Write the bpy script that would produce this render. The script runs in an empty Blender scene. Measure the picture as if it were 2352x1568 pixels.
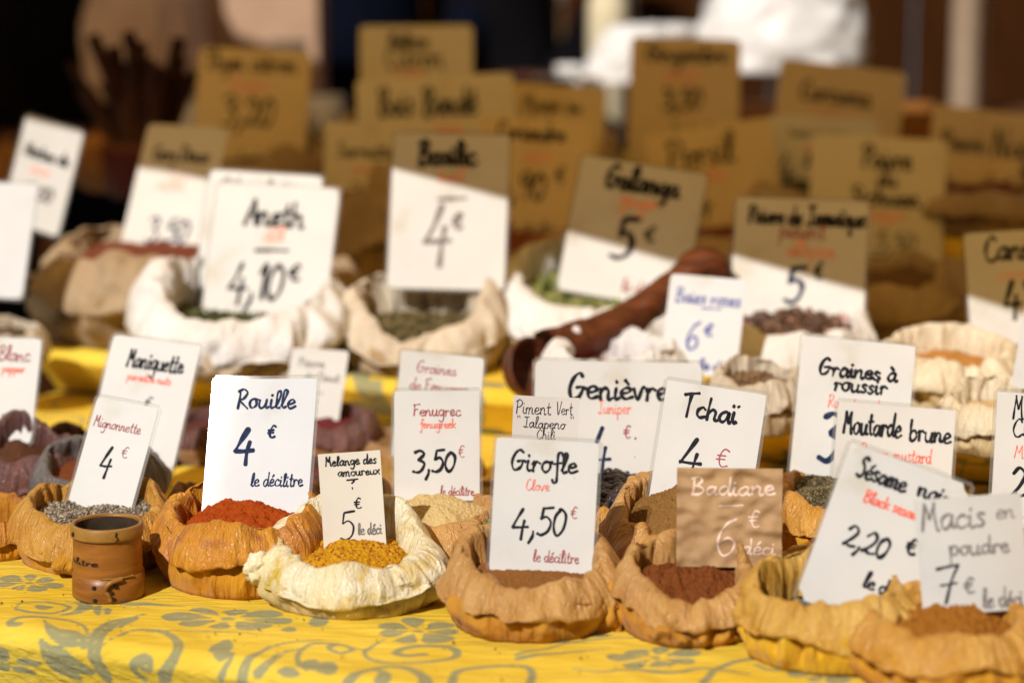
import bpy, bmesh, math, random
import numpy as np
from mathutils import Vector, Matrix

S = bpy.context.scene
COL = S.collection
rad = math.radians

# ------------------------------------------------------------------ camera
CAM_H = 0.615            # eye height above the table top (table top is z = 0)
PITCH = rad(10.5)
LENS = 85.0
cam_d = bpy.data.cameras.new('camera'); cam_d.lens = LENS; cam_d.sensor_width = 36
cam_d.clip_start = 0.05; cam_d.clip_end = 400
cam = bpy.data.objects.new('camera', cam_d); COL.objects.link(cam)
cam.location = (0, 0, CAM_H); cam.rotation_euler = (rad(90) - PITCH, 0, 0)
S.camera = cam
cam_d.dof.use_dof = True; cam_d.dof.focus_distance = 2.19; cam_d.dof.aperture_fstop = 2.6

# ------------------------------------------------------------------ light
SUN_EL, SUN_AZ = rad(39), rad(29)      # the sun stands behind the camera, to its left
SD = Vector((math.sin(SUN_AZ) * math.cos(SUN_EL), math.cos(SUN_AZ) * math.cos(SUN_EL), -math.sin(SUN_EL)))
W = bpy.data.worlds.new('World'); S.world = W; W.use_nodes = True
wn = W.node_tree.nodes; bgn = wn['Background']
sky = wn.new('ShaderNodeTexSky'); sky.sky_type = 'NISHITA'; sky.sun_disc = False
sky.sun_elevation = SUN_EL; sky.sun_rotation = math.atan2(-SD.x, -SD.y)
sky.air_density = 0.8; sky.dust_density = 0.8
W.node_tree.links.new(sky.outputs[0], bgn.inputs[0]); bgn.inputs[1].default_value = 0.05
sun_d = bpy.data.lights.new('sun', 'SUN'); sun_d.energy = 5.0; sun_d.angle = rad(0.5); sun_d.color = (1.0, 0.95, 0.89)
sun = bpy.data.objects.new('sun', sun_d); COL.objects.link(sun)
sun.location = (-2, -4, 4); sun.rotation_euler = SD.to_track_quat('-Z', 'Y').to_euler()
S.view_settings.view_transform = 'Standard'; S.view_settings.look = 'None'
S.view_settings.exposure = -0.22; S.view_settings.gamma = 1.0
S.render.engine = 'CYCLES'
S.cycles.use_denoising = True
try: S.cycles.denoiser = 'OPENIMAGEDENOISE'
except Exception: pass
S.cycles.max_bounces = 8; S.cycles.transparent_max_bounces = 16
S.cycles.sample_clamp_indirect = 4.0

# ------------------------------------------------------------------ helpers
FPX = 2352 / 36 * LENS
CAMP = Vector((0, 0, CAM_H))
FW = Vector((0, math.cos(PITCH), -math.sin(PITCH))); UPV = Vector((0, math.sin(PITCH), math.cos(PITCH)))
def ray(u, v): return FW + Vector((1, 0, 0)) * ((u - 1176) / FPX) + UPV * ((784 - v) / FPX)
def at_z(u, v, z=0.0):
    d = ray(u, v); return CAMP + d * ((z - CAM_H) / d.z)
def at_y(u, v, y):
    d = ray(u, v); return CAMP + d * (y / d.y)
def at_plane(u, v, p, n):
    d = ray(u, v); return CAMP + d * ((p - CAMP).dot(n) / d.dot(n))

_pr = np.random.RandomState(7).permutation(256); _pr = np.concatenate([_pr, _pr, _pr])
_gr = np.random.RandomState(3).normal(size=(256, 3)); _gr /= np.linalg.norm(_gr, axis=1)[:, None]
def pn(x, y, z):
    x, y, z = np.broadcast_arrays(np.asarray(x, float), np.asarray(y, float), np.asarray(z, float))
    xi, yi, zi = np.floor(x).astype(int), np.floor(y).astype(int), np.floor(z).astype(int)
    xf, yf, zf = x - xi, y - yi, z - zi
    fade = lambda t: t * t * t * (t * (t * 6 - 15) + 10)
    u, v, w = fade(xf), fade(yf), fade(zf)
    out = 0
    for a in (0, 1):
        for b in (0, 1):
            for c in (0, 1):
                h = _pr[_pr[_pr[(xi + a) & 255] + ((yi + b) & 255)] + ((zi + c) & 255)]
                g = _gr[h]
                dt = g[..., 0] * (xf - a) + g[..., 1] * (yf - b) + g[..., 2] * (zf - c)
                out = out + dt * (u if a else 1 - u) * (v if b else 1 - v) * (w if c else 1 - w)
    return out * 1.5

def link(o, parent=None):
    COL.objects.link(o)
    if parent: o.parent = parent
    return o
def mesh(name, verts, faces, mat, parent=None, smooth=True, attr=None):
    me = bpy.data.meshes.new(name)
    if isinstance(verts, np.ndarray): verts = verts.tolist()
    if isinstance(faces, np.ndarray): faces = faces.tolist()
    me.from_pydata(verts, [], faces)
    if smooth: me.polygons.foreach_set('use_smooth', np.ones(len(me.polygons), bool))
    mats = mat if isinstance(mat, (list, tuple)) else [mat]
    for m in mats: me.materials.append(m)
    if attr is not None:
        for nm, arr in attr.items():
            arr = np.asarray(arr, float)
            if arr.ndim == 1:
                a = me.attributes.new(nm, 'FLOAT', 'POINT'); a.data.foreach_set('value', arr)
            else:
                a = me.attributes.new(nm, 'FLOAT_COLOR', 'POINT')
                a.data.foreach_set('color', np.concatenate([arr, np.ones((len(arr), 1))], 1).ravel())
    me.update()
    return link(bpy.data.objects.new(name, me), parent)
def empty(name, loc):
    o = bpy.data.objects.new(name, None); o.location = loc; o.empty_display_size = 0.03
    return link(o)
def tag(o, label=None, cat=None, group=None, kind=None):
    if label: o['label'] = label
    if cat: o['category'] = cat
    if group: o['group'] = group
    if kind: o['kind'] = kind
    return o
def child(o, root):      # keep world placement under an (unrotated) empty
    o.parent = root; o.location = Vector(o.location) - Vector(root.location); return o
def bmesh_obj(name, bm, mat, parent=None, smooth=False):
    me = bpy.data.meshes.new(name); bm.to_mesh(me); bm.free()
    if smooth: me.polygons.foreach_set('use_smooth', np.ones(len(me.polygons), bool))
    for m in (mat if isinstance(mat, (list, tuple)) else [mat]): me.materials.append(m)
    return link(bpy.data.objects.new(name, me), parent)
def box_bm(c, s, bevel=0.0, rot=None):
    bm = bmesh.new(); bmesh.ops.create_cube(bm, size=1)
    bmesh.ops.scale(bm, vec=s, verts=bm.verts)
    if bevel: bmesh.ops.bevel(bm, geom=bm.edges[:], offset=bevel, segments=2, affect='EDGES', profile=0.6)
    if rot is not None: bmesh.ops.rotate(bm, cent=(0, 0, 0), matrix=rot, verts=bm.verts)
    bmesh.ops.translate(bm, vec=c, verts=bm.verts); return bm
def polar_faces(nr, nt, cap=False):
    i = np.arange(nr - 1)[:, None]; j = np.arange(nt)[None, :]; j2 = (j + 1) % nt
    return np.stack([i * nt + j, i * nt + j2, (i + 1) * nt + j2, (i + 1) * nt + j], -1).reshape(-1, 4)
def grid_faces(nv, nu):
    i = np.arange(nv - 1)[:, None]; j = np.arange(nu - 1)[None, :]
    return np.stack([i * nu + j, i * nu + j + 1, (i + 1) * nu + j + 1, (i + 1) * nu + j], -1).reshape(-1, 4)
def crom(P, n=6, closed=False):
    P = np.asarray(P, float)
    if closed: Q = np.concatenate([P[-1:], P, P[:2]])
    else: Q = np.concatenate([2 * P[:1] - P[1:2], P, 2 * P[-1:] - P[-2:-1]])
    out = []
    t = np.linspace(0, 1, n, endpoint=False)[:, None]
    for k in range(len(Q) - 3):
        a, b, c, d = Q[k:k + 4]
        out.append(.5 * (2 * b + (c - a) * t + (2 * a - 5 * b + 4 * c - d) * t ** 2 + (3 * b - a - 3 * c + d) * t ** 3))
    out = np.concatenate(out)
    return out if closed else np.concatenate([out, P[-1:]])
def lathe(name, prof, mat, parent=None, n=40, loc=(0, 0, 0), smooth=True, wob=None):
    prof = np.asarray(prof, float); th = np.linspace(0, 2 * np.pi, n, endpoint=False)
    r = prof[:, 0][:, None]; z = prof[:, 1][:, None] + 0 * th[None]
    rr = r * (1 + (wob(th[None], z) if wob else 0 * z))
    V = np.stack([rr * np.cos(th) + loc[0], rr * np.sin(th) + loc[1], z + loc[2]], -1).reshape(-1, 3)
    return mesh(name, V, polar_faces(len(prof), n)[:, ::-1], mat, parent, smooth)
def tube(pts, r, n=10, caps=True):
    pts = np.asarray(pts, float); m = len(pts); r = np.broadcast_to(np.asarray(r, float), (m,))
    T = np.gradient(pts, axis=0); T /= np.linalg.norm(T, axis=1)[:, None]
    ref = np.array([0, 0, 1.]) if abs(T[0][2]) < .9 else np.array([1., 0, 0])
    V = []
    for k in range(m):
        a = np.cross(T[k], ref); a /= np.linalg.norm(a); b = np.cross(T[k], a)
        th = np.linspace(0, 2 * np.pi, n, endpoint=False)[:, None]
        V.append(pts[k] + r[k] * (np.cos(th) * a + np.sin(th) * b))
    F = polar_faces(m, n).tolist()
    if caps: F += [list(range(n)), list(range((m - 1) * n, m * n))[::-1]]
    return np.concatenate(V), F

# ------------------------------------------------------------------ materials
def mat_base(name):
    m = bpy.data.materials.new(name); m.use_nodes = True
    nt = m.node_tree; b = nt.nodes['Principled BSDF']
    return m, nt, b
class N:
    def __init__(s, nt): s.nt = nt
    def __call__(s, t, **kw):
        n = s.nt.nodes.new('ShaderNode' + t)
        for k, v in kw.items():
            if k.startswith('i_'):
                key = k[2:]; key = int(key) if key.isdigit() else key.replace('_', ' ')
                n.inputs[key].default_value = v
            else: setattr(n, k, v)
        return n
    def l(s, a, b): s.nt.links.new(a, b)
def ramp(n, stops):
    cr = n.color_ramp
    while len(cr.elements) > 1: cr.elements.remove(cr.elements[-1])
    cr.elements[0].position, cr.elements[0].color = stops[0][0], stops[0][1]
    for p, c in stops[1:]:
        e = cr.elements.new(p); e.color = c
def c4(c): return (c[0], c[1], c[2], 1)

def mat_plain(name, col, rough=.6, var=.12, scale=40, bump=.15, bscale=200, spec=.2, coat=0, metallic=0):
    m, nt, b = mat_base(name); n = N(nt)
    tc = n('TexCoord'); no = n('TexNoise', i_Scale=scale, i_Detail=5.0)
    n.l(tc.outputs['Object'], no.inputs['Vector'])
    r = n('ValToRGB'); ramp(r, [(.25, c4([x * (1 - var * 2) for x in col])), (.75, c4([min(1, x * (1 + var)) for x in col]))])
    n.l(no.outputs[0], r.inputs[0]); n.l(r.outputs[0], b.inputs['Base Color'])
    b.inputs['Roughness'].default_value = rough; b.inputs['Specular IOR Level'].default_value = spec
    b.inputs['Coat Weight'].default_value = coat; b.inputs['Coat Roughness'].default_value = .15
    b.inputs['Metallic'].default_value = metallic
    if bump:
        n2 = n('TexNoise', i_Scale=bscale, i_Detail=3.0); n.l(tc.outputs['Object'], n2.inputs['Vector'])
        bp = n('Bump', i_Strength=bump, i_Distance=.002); n.l(n2.outputs[0], bp.inputs['Height']); n.l(bp.outputs[0], b.inputs['Normal'])
    return m

def mat_cloth(name, col, col2, weave=900, rough=.85):
    m, nt, b = mat_base(name); n = N(nt); tc = n('TexCoord')
    no = n('TexNoise', i_Scale=22.0, i_Detail=6.0, i_Roughness=.65); n.l(tc.outputs['Object'], no.inputs['Vector'])
    r = n('ValToRGB'); ramp(r, [(.3, c4(col2)), (.62, c4(col))]); n.l(no.outputs[0], r.inputs[0])
    n.l(r.outputs[0], b.inputs['Base Color']); b.inputs['Roughness'].default_value = rough
    b.inputs['Specular IOR Level'].default_value = .25; b.inputs['Sheen Weight'].default_value = .1
    w = n('TexNoise', i_Scale=float(weave), i_Detail=2.0); n.l(tc.outputs['Object'], w.inputs['Vector'])
    bp = n('Bump', i_Strength=.35, i_Distance=.0006); n.l(w.outputs[0], bp.inputs['Height'])
    at = n('Attribute'); at.attribute_name = 'fuv'
    mp = n('Mapping'); mp.inputs['Scale'].default_value = (11, 11, 2.2); n.l(at.outputs['Vector'], mp.inputs['Vector'])
    w2 = n('TexNoise', i_Scale=1.0, i_Detail=4.0, i_Distortion=.8); n.l(mp.outputs[0], w2.inputs['Vector'])
    bp2 = n('Bump', i_Strength=.7, i_Distance=.008); n.l(w2.outputs[0], bp2.inputs['Height'])
    n.l(bp.outputs[0], bp2.inputs['Normal']); n.l(bp2.outputs[0], b.inputs['Normal'])
    return m

def mat_film(name, col, col2, stain=None, gloss=.22, coat=.55):
    """cloth folded over and lined with thin plastic film: creased, glinting"""
    m, nt, b = mat_base(name); n = N(nt); tc = n('TexCoord')
    no = n('TexNoise', i_Scale=18.0, i_Detail=6.0, i_Roughness=.6, i_Distortion=.6); n.l(tc.outputs['Object'], no.inputs['Vector'])
    r = n('ValToRGB'); ramp(r, [(.3, c4(col2)), (.6, c4(col))]); n.l(no.outputs[0], r.inputs[0])
    last = r.outputs[0]
    if stain:
        n3 = n('TexNoise', i_Scale=26.0, i_Detail=5.0, i_Distortion=1.2); n.l(tc.outputs['Object'], n3.inputs['Vector'])
        r3 = n('ValToRGB'); ramp(r3, [(.52, (0, 0, 0, 1)), (.68, (1, 1, 1, 1))]); n.l(n3.outputs[0], r3.inputs[0])
        mx = n('MixRGB'); mx.inputs[2].default_value = c4(stain)
        n.l(r3.outputs[0], mx.inputs[0]); n.l(last, mx.inputs[1]); last = mx.outputs[0]
    n.l(last, b.inputs['Base Color'])
    rr = n('TexNoise', i_Scale=30.0, i_Detail=3.0); n.l(tc.outputs['Object'], rr.inputs['Vector'])
    mr = n('MapRange'); mr.inputs[3].default_value = gloss + .15; mr.inputs[4].default_value = gloss + .45
    n.l(rr.outputs[0], mr.inputs[0]); n.l(mr.outputs[0], b.inputs['Roughness'])
    b.inputs['Specular IOR Level'].default_value = .3
    b.inputs['Coat Weight'].default_value = coat * .68; b.inputs['Coat Roughness'].default_value = .18
    # film creases: stretched along the fold, finer crumple on top
    at = n('Attribute'); at.attribute_name = 'fuv'
    hs = []
    for src, sc_, am, ro, di in ((at.outputs['Vector'], (6, 6, 2.0), .45, .2, .4), (at.outputs['Vector'], (15, 15, 6), .25, .6, .7), (at.outputs['Vector'], (40, 40, 22), .16, -.4, .5), (tc.outputs['Object'], (190, 190, 90), .10, .6, .3)):
        mp = n('Mapping'); mp.inputs['Scale'].default_value = sc_; mp.inputs['Rotation'].default_value = (ro * .6, ro * .8, 0)
        n.l(src, mp.inputs['Vector'])
        a = n('TexNoise', i_Scale=1.0, i_Detail=1.5, i_Distortion=di, i_Roughness=.5); n.l(mp.outputs[0], a.inputs['Vector'])
        ma = n('Math', operation='SUBTRACT'); ma.inputs[1].default_value = .5; n.l(a.outputs[0], ma.inputs[0])
        mb = n('Math', operation='ABSOLUTE'); n.l(ma.outputs[0], mb.inputs[0])
        mw = n('Math', operation='POWER'); mw.inputs[1].default_value = .7; n.l(mb.outputs[0], mw.inputs[0])
        mc = n('Math', operation='MULTIPLY'); mc.inputs[1].default_value = am; n.l(mw.outputs[0], mc.inputs[0]); hs.append(mc)
    h = hs[0]
    for q in hs[1:]:
        md = n('Math', operation='ADD'); n.l(h.outputs[0], md.inputs[0]); n.l(q.outputs[0], md.inputs[1]); h = md
    bp = n('Bump', i_Strength=.78, i_Distance=.012); n.l(h.outputs[0], bp.inputs['Height'])
    n.l(bp.outputs[0], b.inputs['Normal']); n.l(bp.outputs[0], b.inputs['Coat Normal'])
    return m

def mat_powder(name, col, col2, fleck=None, scale=420):
    m, nt, b = mat_base(name); n = N(nt); tc = n('TexCoord')
    no = n('TexNoise', i_Scale=float(scale), i_Detail=6.0, i_Roughness=.7); n.l(tc.outputs['Object'], no.inputs['Vector'])
    r = n('ValToRGB'); ramp(r, [(.32, c4(col2)), (.62, c4(col))]); n.l(no.outputs[0], r.inputs[0]); last = r.outputs[0]
    if fleck:
        vo = n('TexVoronoi', i_Scale=520.0); n.l(tc.outputs['Object'], vo.inputs['Vector'])
        r2 = n('ValToRGB'); ramp(r2, [(.78, (0, 0, 0, 1)), (.84, (1, 1, 1, 1))])
        sp = n('SeparateColor'); n.l(vo.outputs['Color'], sp.inputs[0]); n.l(sp.outputs[0], r2.inputs[0])
        mx = n('MixRGB'); mx.inputs[2].default_value = c4(fleck)
        n.l(r2.outputs[0], mx.inputs[0]); n.l(last, mx.inputs[1]); last = mx.outputs[0]
    n.l(last, b.inputs['Base Color']); b.inputs['Roughness'].default_value = .95; b.inputs['Specular IOR Level'].default_value = .1
    bp = n('Bump', i_Strength=.8, i_Distance=.0015); n.l(no.outputs[0], bp.inputs['Height']); n.l(bp.outputs[0], b.inputs['Normal'])
    return m
def mat_attr(name, rough=.6, spec=.3):
    m, nt, b = mat_base(name); n = N(nt)
    a = n('Attribute'); a.attribute_name = 'Col'; n.l(a.outputs['Color'], b.inputs['Base Color'])
    b.inputs['Roughness'].default_value = rough; b.inputs['Specular IOR Level'].default_value = spec
    return m

def mat_card(name, col, rough=.5, kraft=False, coat=.08):
    m, nt, b = mat_base(name); n = N(nt); tc = n('TexCoord')
    no = n('TexNoise', i_Scale=14.0, i_Detail=5.0); n.l(tc.outputs['Object'], no.inputs['Vector'])
    r = n('ValToRGB'); ramp(r, [(.24, c4([col[0] * .80, col[1] * .74, col[2] * .62])), (.38, c4([x * (.8 if kraft else .93) for x in col])), (.7, c4(col))]); n.l(no.outputs[0], r.inputs[0])
    # small specks of spice and smudges
    vo = n('TexVoronoi', i_Scale=34.0); n.l(tc.outputs['Object'], vo.inputs['Vector'])
    lt = n('Math', operation='LESS_THAN'); lt.inputs[1].default_value = .022; n.l(vo.outputs['Distance'], lt.inputs[0])
    mx = n('MixRGB'); mx.inputs[2].default_value = (.16, .08, .03, 1); n.l(lt.outputs[0], mx.inputs[0]); n.l(r.outputs[0], mx.inputs[1])
    n.l(mx.outputs[0], b.inputs['Base Color']); b.inputs['Roughness'].default_value = rough
    b.inputs['Coat Weight'].default_value = coat; b.inputs['Coat Roughness'].default_value = .12; b.inputs['Specular IOR Level'].default_value = .2
    n2 = n('TexNoise', i_Scale=9.0 if not kraft else 60.0, i_Detail=2.0 if not kraft else 6.0); n.l(tc.outputs['Object'], n2.inputs['Vector'])
    bp = n('Bump', i_Strength=.12 if not kraft else .5, i_Distance=.004); n.l(n2.outputs[0], bp.inputs['Height'])
    n.l(bp.outputs[0], b.inputs['Normal']); n.l(bp.outputs[0], b.inputs['Coat Normal'])
    return m
def mat_laminate():
    m, nt, b = mat_base('clear_laminate'); n = N(nt); nt.nodes.remove(b)
    tr = n('BsdfTransparent'); tr.inputs[0].default_value = (.96, .96, .95, 1)
    gl = n('BsdfGlossy'); gl.inputs['Roughness'].default_value = .12
    df = n('BsdfDiffuse'); df.inputs[0].default_value = (.55, .53, .48, 1)
    fr = n('Fresnel'); fr.inputs[0].default_value = 1.45
    m1 = n('MixShader'); m1.inputs[0].default_value = .13; n.l(tr.outputs[0], m1.inputs[1]); n.l(df.outputs[0], m1.inputs[2])
    m2 = n('MixShader'); n.l(fr.outputs[0], m2.inputs[0]); n.l(m1.outputs[0], m2.inputs[1]); n.l(gl.outputs[0], m2.inputs[2])
    n.l(m2.outputs[0], nt.nodes['Material Output'].inputs[0]); return m
def mat_ink(name, col, rough=.45):
    m, nt, b = mat_base(name); n = N(nt); tc = n('TexCoord')
    no = n('TexNoise', i_Scale=160.0, i_Detail=2.0); n.l(tc.outputs['Object'], no.inputs['Vector'])
    r = n('ValToRGB'); ramp(r, [(.3, c4(col)), (.8, c4([min(1, x * 1.5 + .012) for x in col]))]); n.l(no.outputs[0], r.inputs[0])
    n.l(r.outputs[0], b.inputs['Base Color']); b.inputs['Roughness'].default_value = .7; b.inputs['Specular IOR Level'].default_value = .08; return m
def mat_wood(name, c1, c2, axis=2, scale=30, rough=.5, coat=.15, spec=.25):
    m, nt, b = mat_base(name); n = N(nt); tc = n('TexCoord'); mp = n('Mapping')
    sc = [scale * 4] * 3 if axis < 3 else [scale * 1.3, scale * 1.3, scale * 9]
    if axis < 3: sc[axis] = scale * .35
    mp.inputs['Scale'].default_value = sc
    n.l(tc.outputs['Object'], mp.inputs['Vector'])
    no = n('TexNoise', i_Scale=1.0, i_Detail=7.0, i_Roughness=.65, i_Distortion=.8); n.l(mp.outputs[0], no.inputs['Vector'])
    r = n('ValToRGB'); ramp(r, [(.28, c4(c2)), (.5, c4([(a + b_) / 2 for a, b_ in zip(c1, c2)])), (.68, c4(c1))]); n.l(no.outputs[0], r.inputs[0])
    n.l(r.outputs[0], b.inputs['Base Color']); b.inputs['Roughness'].default_value = rough
    b.inputs['Coat Weight'].default_value = coat; b.inputs['Coat Roughness'].default_value = .3; b.inputs['Specular IOR Level'].default_value = spec
    bp = n('Bump', i_Strength=.4, i_Distance=.0015); n.l(no.outputs[0], bp.inputs['Height']); n.l(bp.outputs[0], b.inputs['Normal'])
    return m
def mat_tablecloth():
    m, nt, b = mat_base('printed_tablecloth'); n = N(nt); tc = n('TexCoord')
    a = n('Attribute'); a.attribute_name = 'print'
    no = n('TexNoise', i_Scale=260.0, i_Detail=4.0); n.l(tc.outputs['Object'], no.inputs['Vector'])
    ad = n('Math', operation='MULTIPLY_ADD'); ad.inputs[1].default_value = .7; n.l(no.outputs[0], ad.inputs[0]); n.l(a.outputs['Fac'], ad.inputs[2])
    mr = n('MapRange'); mr.inputs[1].default_value = .66; mr.inputs[2].default_value = 1.12; mr.inputs[4].default_value = .92; n.l(ad.outputs[0], mr.inputs[0])
    n2 = n('TexNoise', i_Scale=7.0, i_Detail=6.0); n.l(tc.outputs['Object'], n2.inputs['Vector'])
    r = n('ValToRGB'); ramp(r, [(.3, (.70, .455, .03, 1)), (.7, (.82, .60, .075, 1))]); n.l(n2.outputs[0], r.inputs[0])
    r2 = n('ValToRGB'); ramp(r2, [(.3, (.24, .24, .125, 1)), (.7, (.33, .325, .19, 1))]); n.l(n2.outputs[0], r2.inputs[0])
    mx = n('MixRGB'); n.l(mr.outputs[0], mx.inputs[0]); n.l(r.outputs[0], mx.inputs[1]); n.l(r2.outputs[0], mx.inputs[2])
    n.l(mx.outputs[0], b.inputs['Base Color']); b.inputs['Roughness'].default_value = .8; b.inputs['Specular IOR Level'].default_value = .12
    mp = n('Mapping'); mp.inputs['Rotation'].default_value = (0, 0, rad(24)); mp.inputs['Scale'].default_value = (28, 150, 150)
    n.l(tc.outputs['Object'], mp.inputs['Vector'])
    cr = n('TexNoise', i_Scale=1.0, i_Detail=4.0, i_Distortion=.5); n.l(mp.outputs[0], cr.inputs['Vector'])
    bp = n('Bump', i_Strength=.8, i_Distance=.004); n.l(cr.outputs[0], bp.inputs['Height'])
    we = n('TexNoise', i_Scale=1200.0); n.l(tc.outputs['Object'], we.inputs['Vector'])
    bp2 = n('Bump', i_Strength=.2, i_Distance=.0006); n.l(we.outputs[0], bp2.inputs['Height']); n.l(bp.outputs[0], bp2.inputs['Normal'])
    n.l(bp2.outputs[0], b.inputs['Normal']); return m
def mat_canopy():
    m, nt, b = mat_base('orange_canvas'); n = N(nt); nt.nodes.remove(b); tc = n('TexCoord')
    no = n('TexNoise', i_Scale=6.0, i_Detail=4.0); n.l(tc.outputs['Object'], no.inputs['Vector'])
    r = n('ValToRGB'); ramp(r, [(.3, (.95, .51, .10, 1)), (.7, (.97, .59, .135, 1))]); n.l(no.outputs[0], r.inputs[0])
    tl = n('BsdfTranslucent'); df = n('BsdfDiffuse'); n.l(r.outputs[0], tl.inputs[0]); n.l(r.outputs[0], df.inputs[0])
    mx = n('MixShader'); mx.inputs[0].default_value = .85; n.l(df.outputs[0], mx.inputs[1]); n.l(tl.outputs[0], mx.inputs[2])
    n.l(mx.outputs[0], nt.nodes['Material Output'].inputs[0]); return m

INK = {'k': mat_ink('black_ink', (.012, .012, .016)), 'n': mat_ink('navy_ink', (.012, .022, .06)), 'b': mat_ink('blue_ink', (.10, .12, .30)),
       'r': mat_ink('red_ink', (.78, .13, .08)), 'd': mat_ink('wine_ink', (.30, .07, .07)), 'g': mat_ink('grey_ink', (.16, .14, .13)),
       'p': mat_ink('pale_red_ink', (.80, .36, .28)), 'w': mat_ink('white_chalk', (.64, .49, .40), .8)}
LAM = mat_laminate()
CARD = {'white': mat_card('white_card', (.67, .66, .63)), 'cool': mat_card('cool_white_card', (.63, .637, .645), .5, coat=.05),
        'cream': mat_card('cream_card', (.72, .67, .565), .5, coat=0.1), 'paper': mat_card('thin_paper', (.60, .59, .56), .6, coat=0),
        'kraft': mat_card('kraft_paper', (.48, .295, .145), .7, True, 0), 'grey': mat_card('grey_paper', (.62, .58, .54), .6, coat=0),
        'tan': mat_card('shade_tan_card', (.72, .58, .36), .6, coat=0)}  # white back-row cards, golden awning shade put into the tan


# ================================================================== THE STALL: ground, tables, cloths
YAW = rad(24.5)                       # the table's front edge runs towards the camera on the right
E = np.array([math.cos(YAW), -math.sin(YAW)]); NB = np.array([math.sin(YAW), math.cos(YAW)])
O2 = np.array([-0.346, 1.95])         # a point of the table's front edge
GROUND = -0.78
def st(x, y):
    d = np.stack([np.asarray(x) - O2[0], np.asarray(y) - O2[1]], -1); return d @ E, d @ NB
def xy(s, t): return O2[0] + s * E[0] + t * NB[0], O2[1] + s * E[1] + t * NB[1]
EDGE_R = 0.016                         # rounding of the cloth over the table edge
T_STEP, Z1 = 0.80, 0.062               # the second tier: where it starts and its height
T_STEP2, Z2 = 1.62, 0.15

# ground
m_ground = mat_plain('paving', (.22, .20, .18), .9, .2, 3, .3, 60)
V = []
g = mesh('ground', [(-60, -30, GROUND), (60, -30, GROUND), (60, 90, GROUND), (-60, 90, GROUND)], [(0, 1, 2, 3)], m_ground, smooth=False)
tag(g, kind='structure')

# printed pattern of the cloth, in cloth coordinates (s along the front edge, t back from it; t < 0 hangs down)
def pix_st(u, v):
    p = at_z(u, v, 0); s, t = st(p.x, p.y)
    if t < 0:                          # on the hanging front
        n = Vector((-NB[0], -NB[1], 0)); p = at_plane(u, v, Vector((O2[0], O2[1], 0)), n); s, _ = st(p.x, p.y); t = p.z
    return float(s), float(t)
def z5(x, y): return pix_st((x / 2.6133) * .91875, (y / 2.6133 + 1107) * .91875)
def z6(x, y): return pix_st((x / 2.6133 + 800) * .91875, (y / 2.6133 + 1107) * .91875)
BANDS, BLOBS, VEINS = [], [], []                  # bands: (points, widths)   blobs: (polygon)
def band(f, pts, w0, w1, wm=None):
    w0, w1, wm = w0 * 1.3, w1 * 1.3, None if wm is None else wm * 1.25
    P = crom([f(*p) for p in pts], 6); k = np.linspace(0, 1, len(P))
    wm = (w0 + w1) / 2 if wm is None else wm
    wd = np.where(k < .5, w0 + (wm - w0) * k * 2, wm + (w1 - wm) * (k * 2 - 1)); BANDS.append((P, wd))
    if wd.max() > .0052: VEINS.append((P[2:-2], np.full(len(P) - 4, .0005)))
def blob(f, cx, cy, rx, ry, a=0.0):
    th = np.linspace(0, 2 * np.pi, 14, endpoint=False)
    q = []
    for t_ in th:
        k = 1 + .1 * math.sin(3 * t_ + cx)
        x = rx * k * math.cos(t_); y = ry * k * math.sin(t_)
        q.append(f(cx + x * math.cos(a) - y * math.sin(a), cy + x * math.sin(a) + y * math.cos(a)))
    BLOBS.append(np.array(q))
mm = .001
def flower(f, cx, cy, rx, ry, n=7, ph=0.0):
    """petals round a small eye, thin gaps of ground colour between them"""
    for k in range(n):
        a0 = ph + k * 6.283 / n; q = []
        for t_ in np.linspace(0, 2 * np.pi, 16, endpoint=False):
            rr_ = .60 + .38 * math.cos(t_); aa_ = a0 + (1.0 * 3.14 / n) * math.sin(t_) * (1 + .25 * math.sin(k * 2.1)) * (.5 + .6 * rr_)
            rr_ *= 1 + .14 * math.sin(k * 1.7 + cx); q.append(f(cx + rx * rr_ * math.cos(aa_), cy + ry * rr_ * math.sin(aa_)))
        BLOBS.append(np.array(q)); VEINS.append((np.array([f(cx + rx * .35 * math.cos(a0), cy + ry * .35 * math.sin(a0)), f(cx + rx * .8 * math.cos(a0), cy + ry * .8 * math.sin(a0))]), np.full(2, .0005)))
    blob(f, cx, cy, rx * .13, ry * .13)
flower(z5, 190, 948, 215, 62, 7, .3)
band(z5, [(100, 1105), (150, 1075), (280, 1062), (410, 1078), (450, 1105), (350, 1132), (200, 1130), (110, 1112)], 1 * mm, 2 * mm, 2 * mm)
band(z5, [(430, 1055), (530, 1070), (560, 1100), (500, 1130), (400, 1142)], 1 * mm, 1 * mm, 6 * mm)
blob(z5, 285, 1097, 62, 15)
blob(z5, 640, 1118, 28, 36, .3); blob(z5, 705, 1125, 28, 24, -.5)
band(z5, [(600, 1060), (800, 1075), (1000, 1085), (1200, 1098)], .5 * mm, .5 * mm, 4 * mm)
band(z5, [(135, 1215), (85, 1215), (80, 1180), (150, 1165), (260, 1160), (440, 1180), (550, 1225), (590, 1300), (615, 1390)], 3 * mm, .5 * mm, 2.5 * mm)
blob(z5, 112, 1213, 26, 16)
band(z5, [(285, 1180), (360, 1265), (480, 1315), (570, 1345), (620, 1398)], .5 * mm, .5 * mm, 8 * mm)
band(z5, [(745, 1590), (700, 1480), (665, 1350), (680, 1240), (770, 1185), (860, 1170), (950, 1148)], 5 * mm, 1 * mm, 6 * mm)
band(z5, [(700, 1420), (750, 1290), (880, 1245), (1060, 1255), (1160, 1320), (1190, 1420), (1180, 1500), (1130, 1600)], 1 * mm, 5 * mm, 3 * mm)
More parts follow.
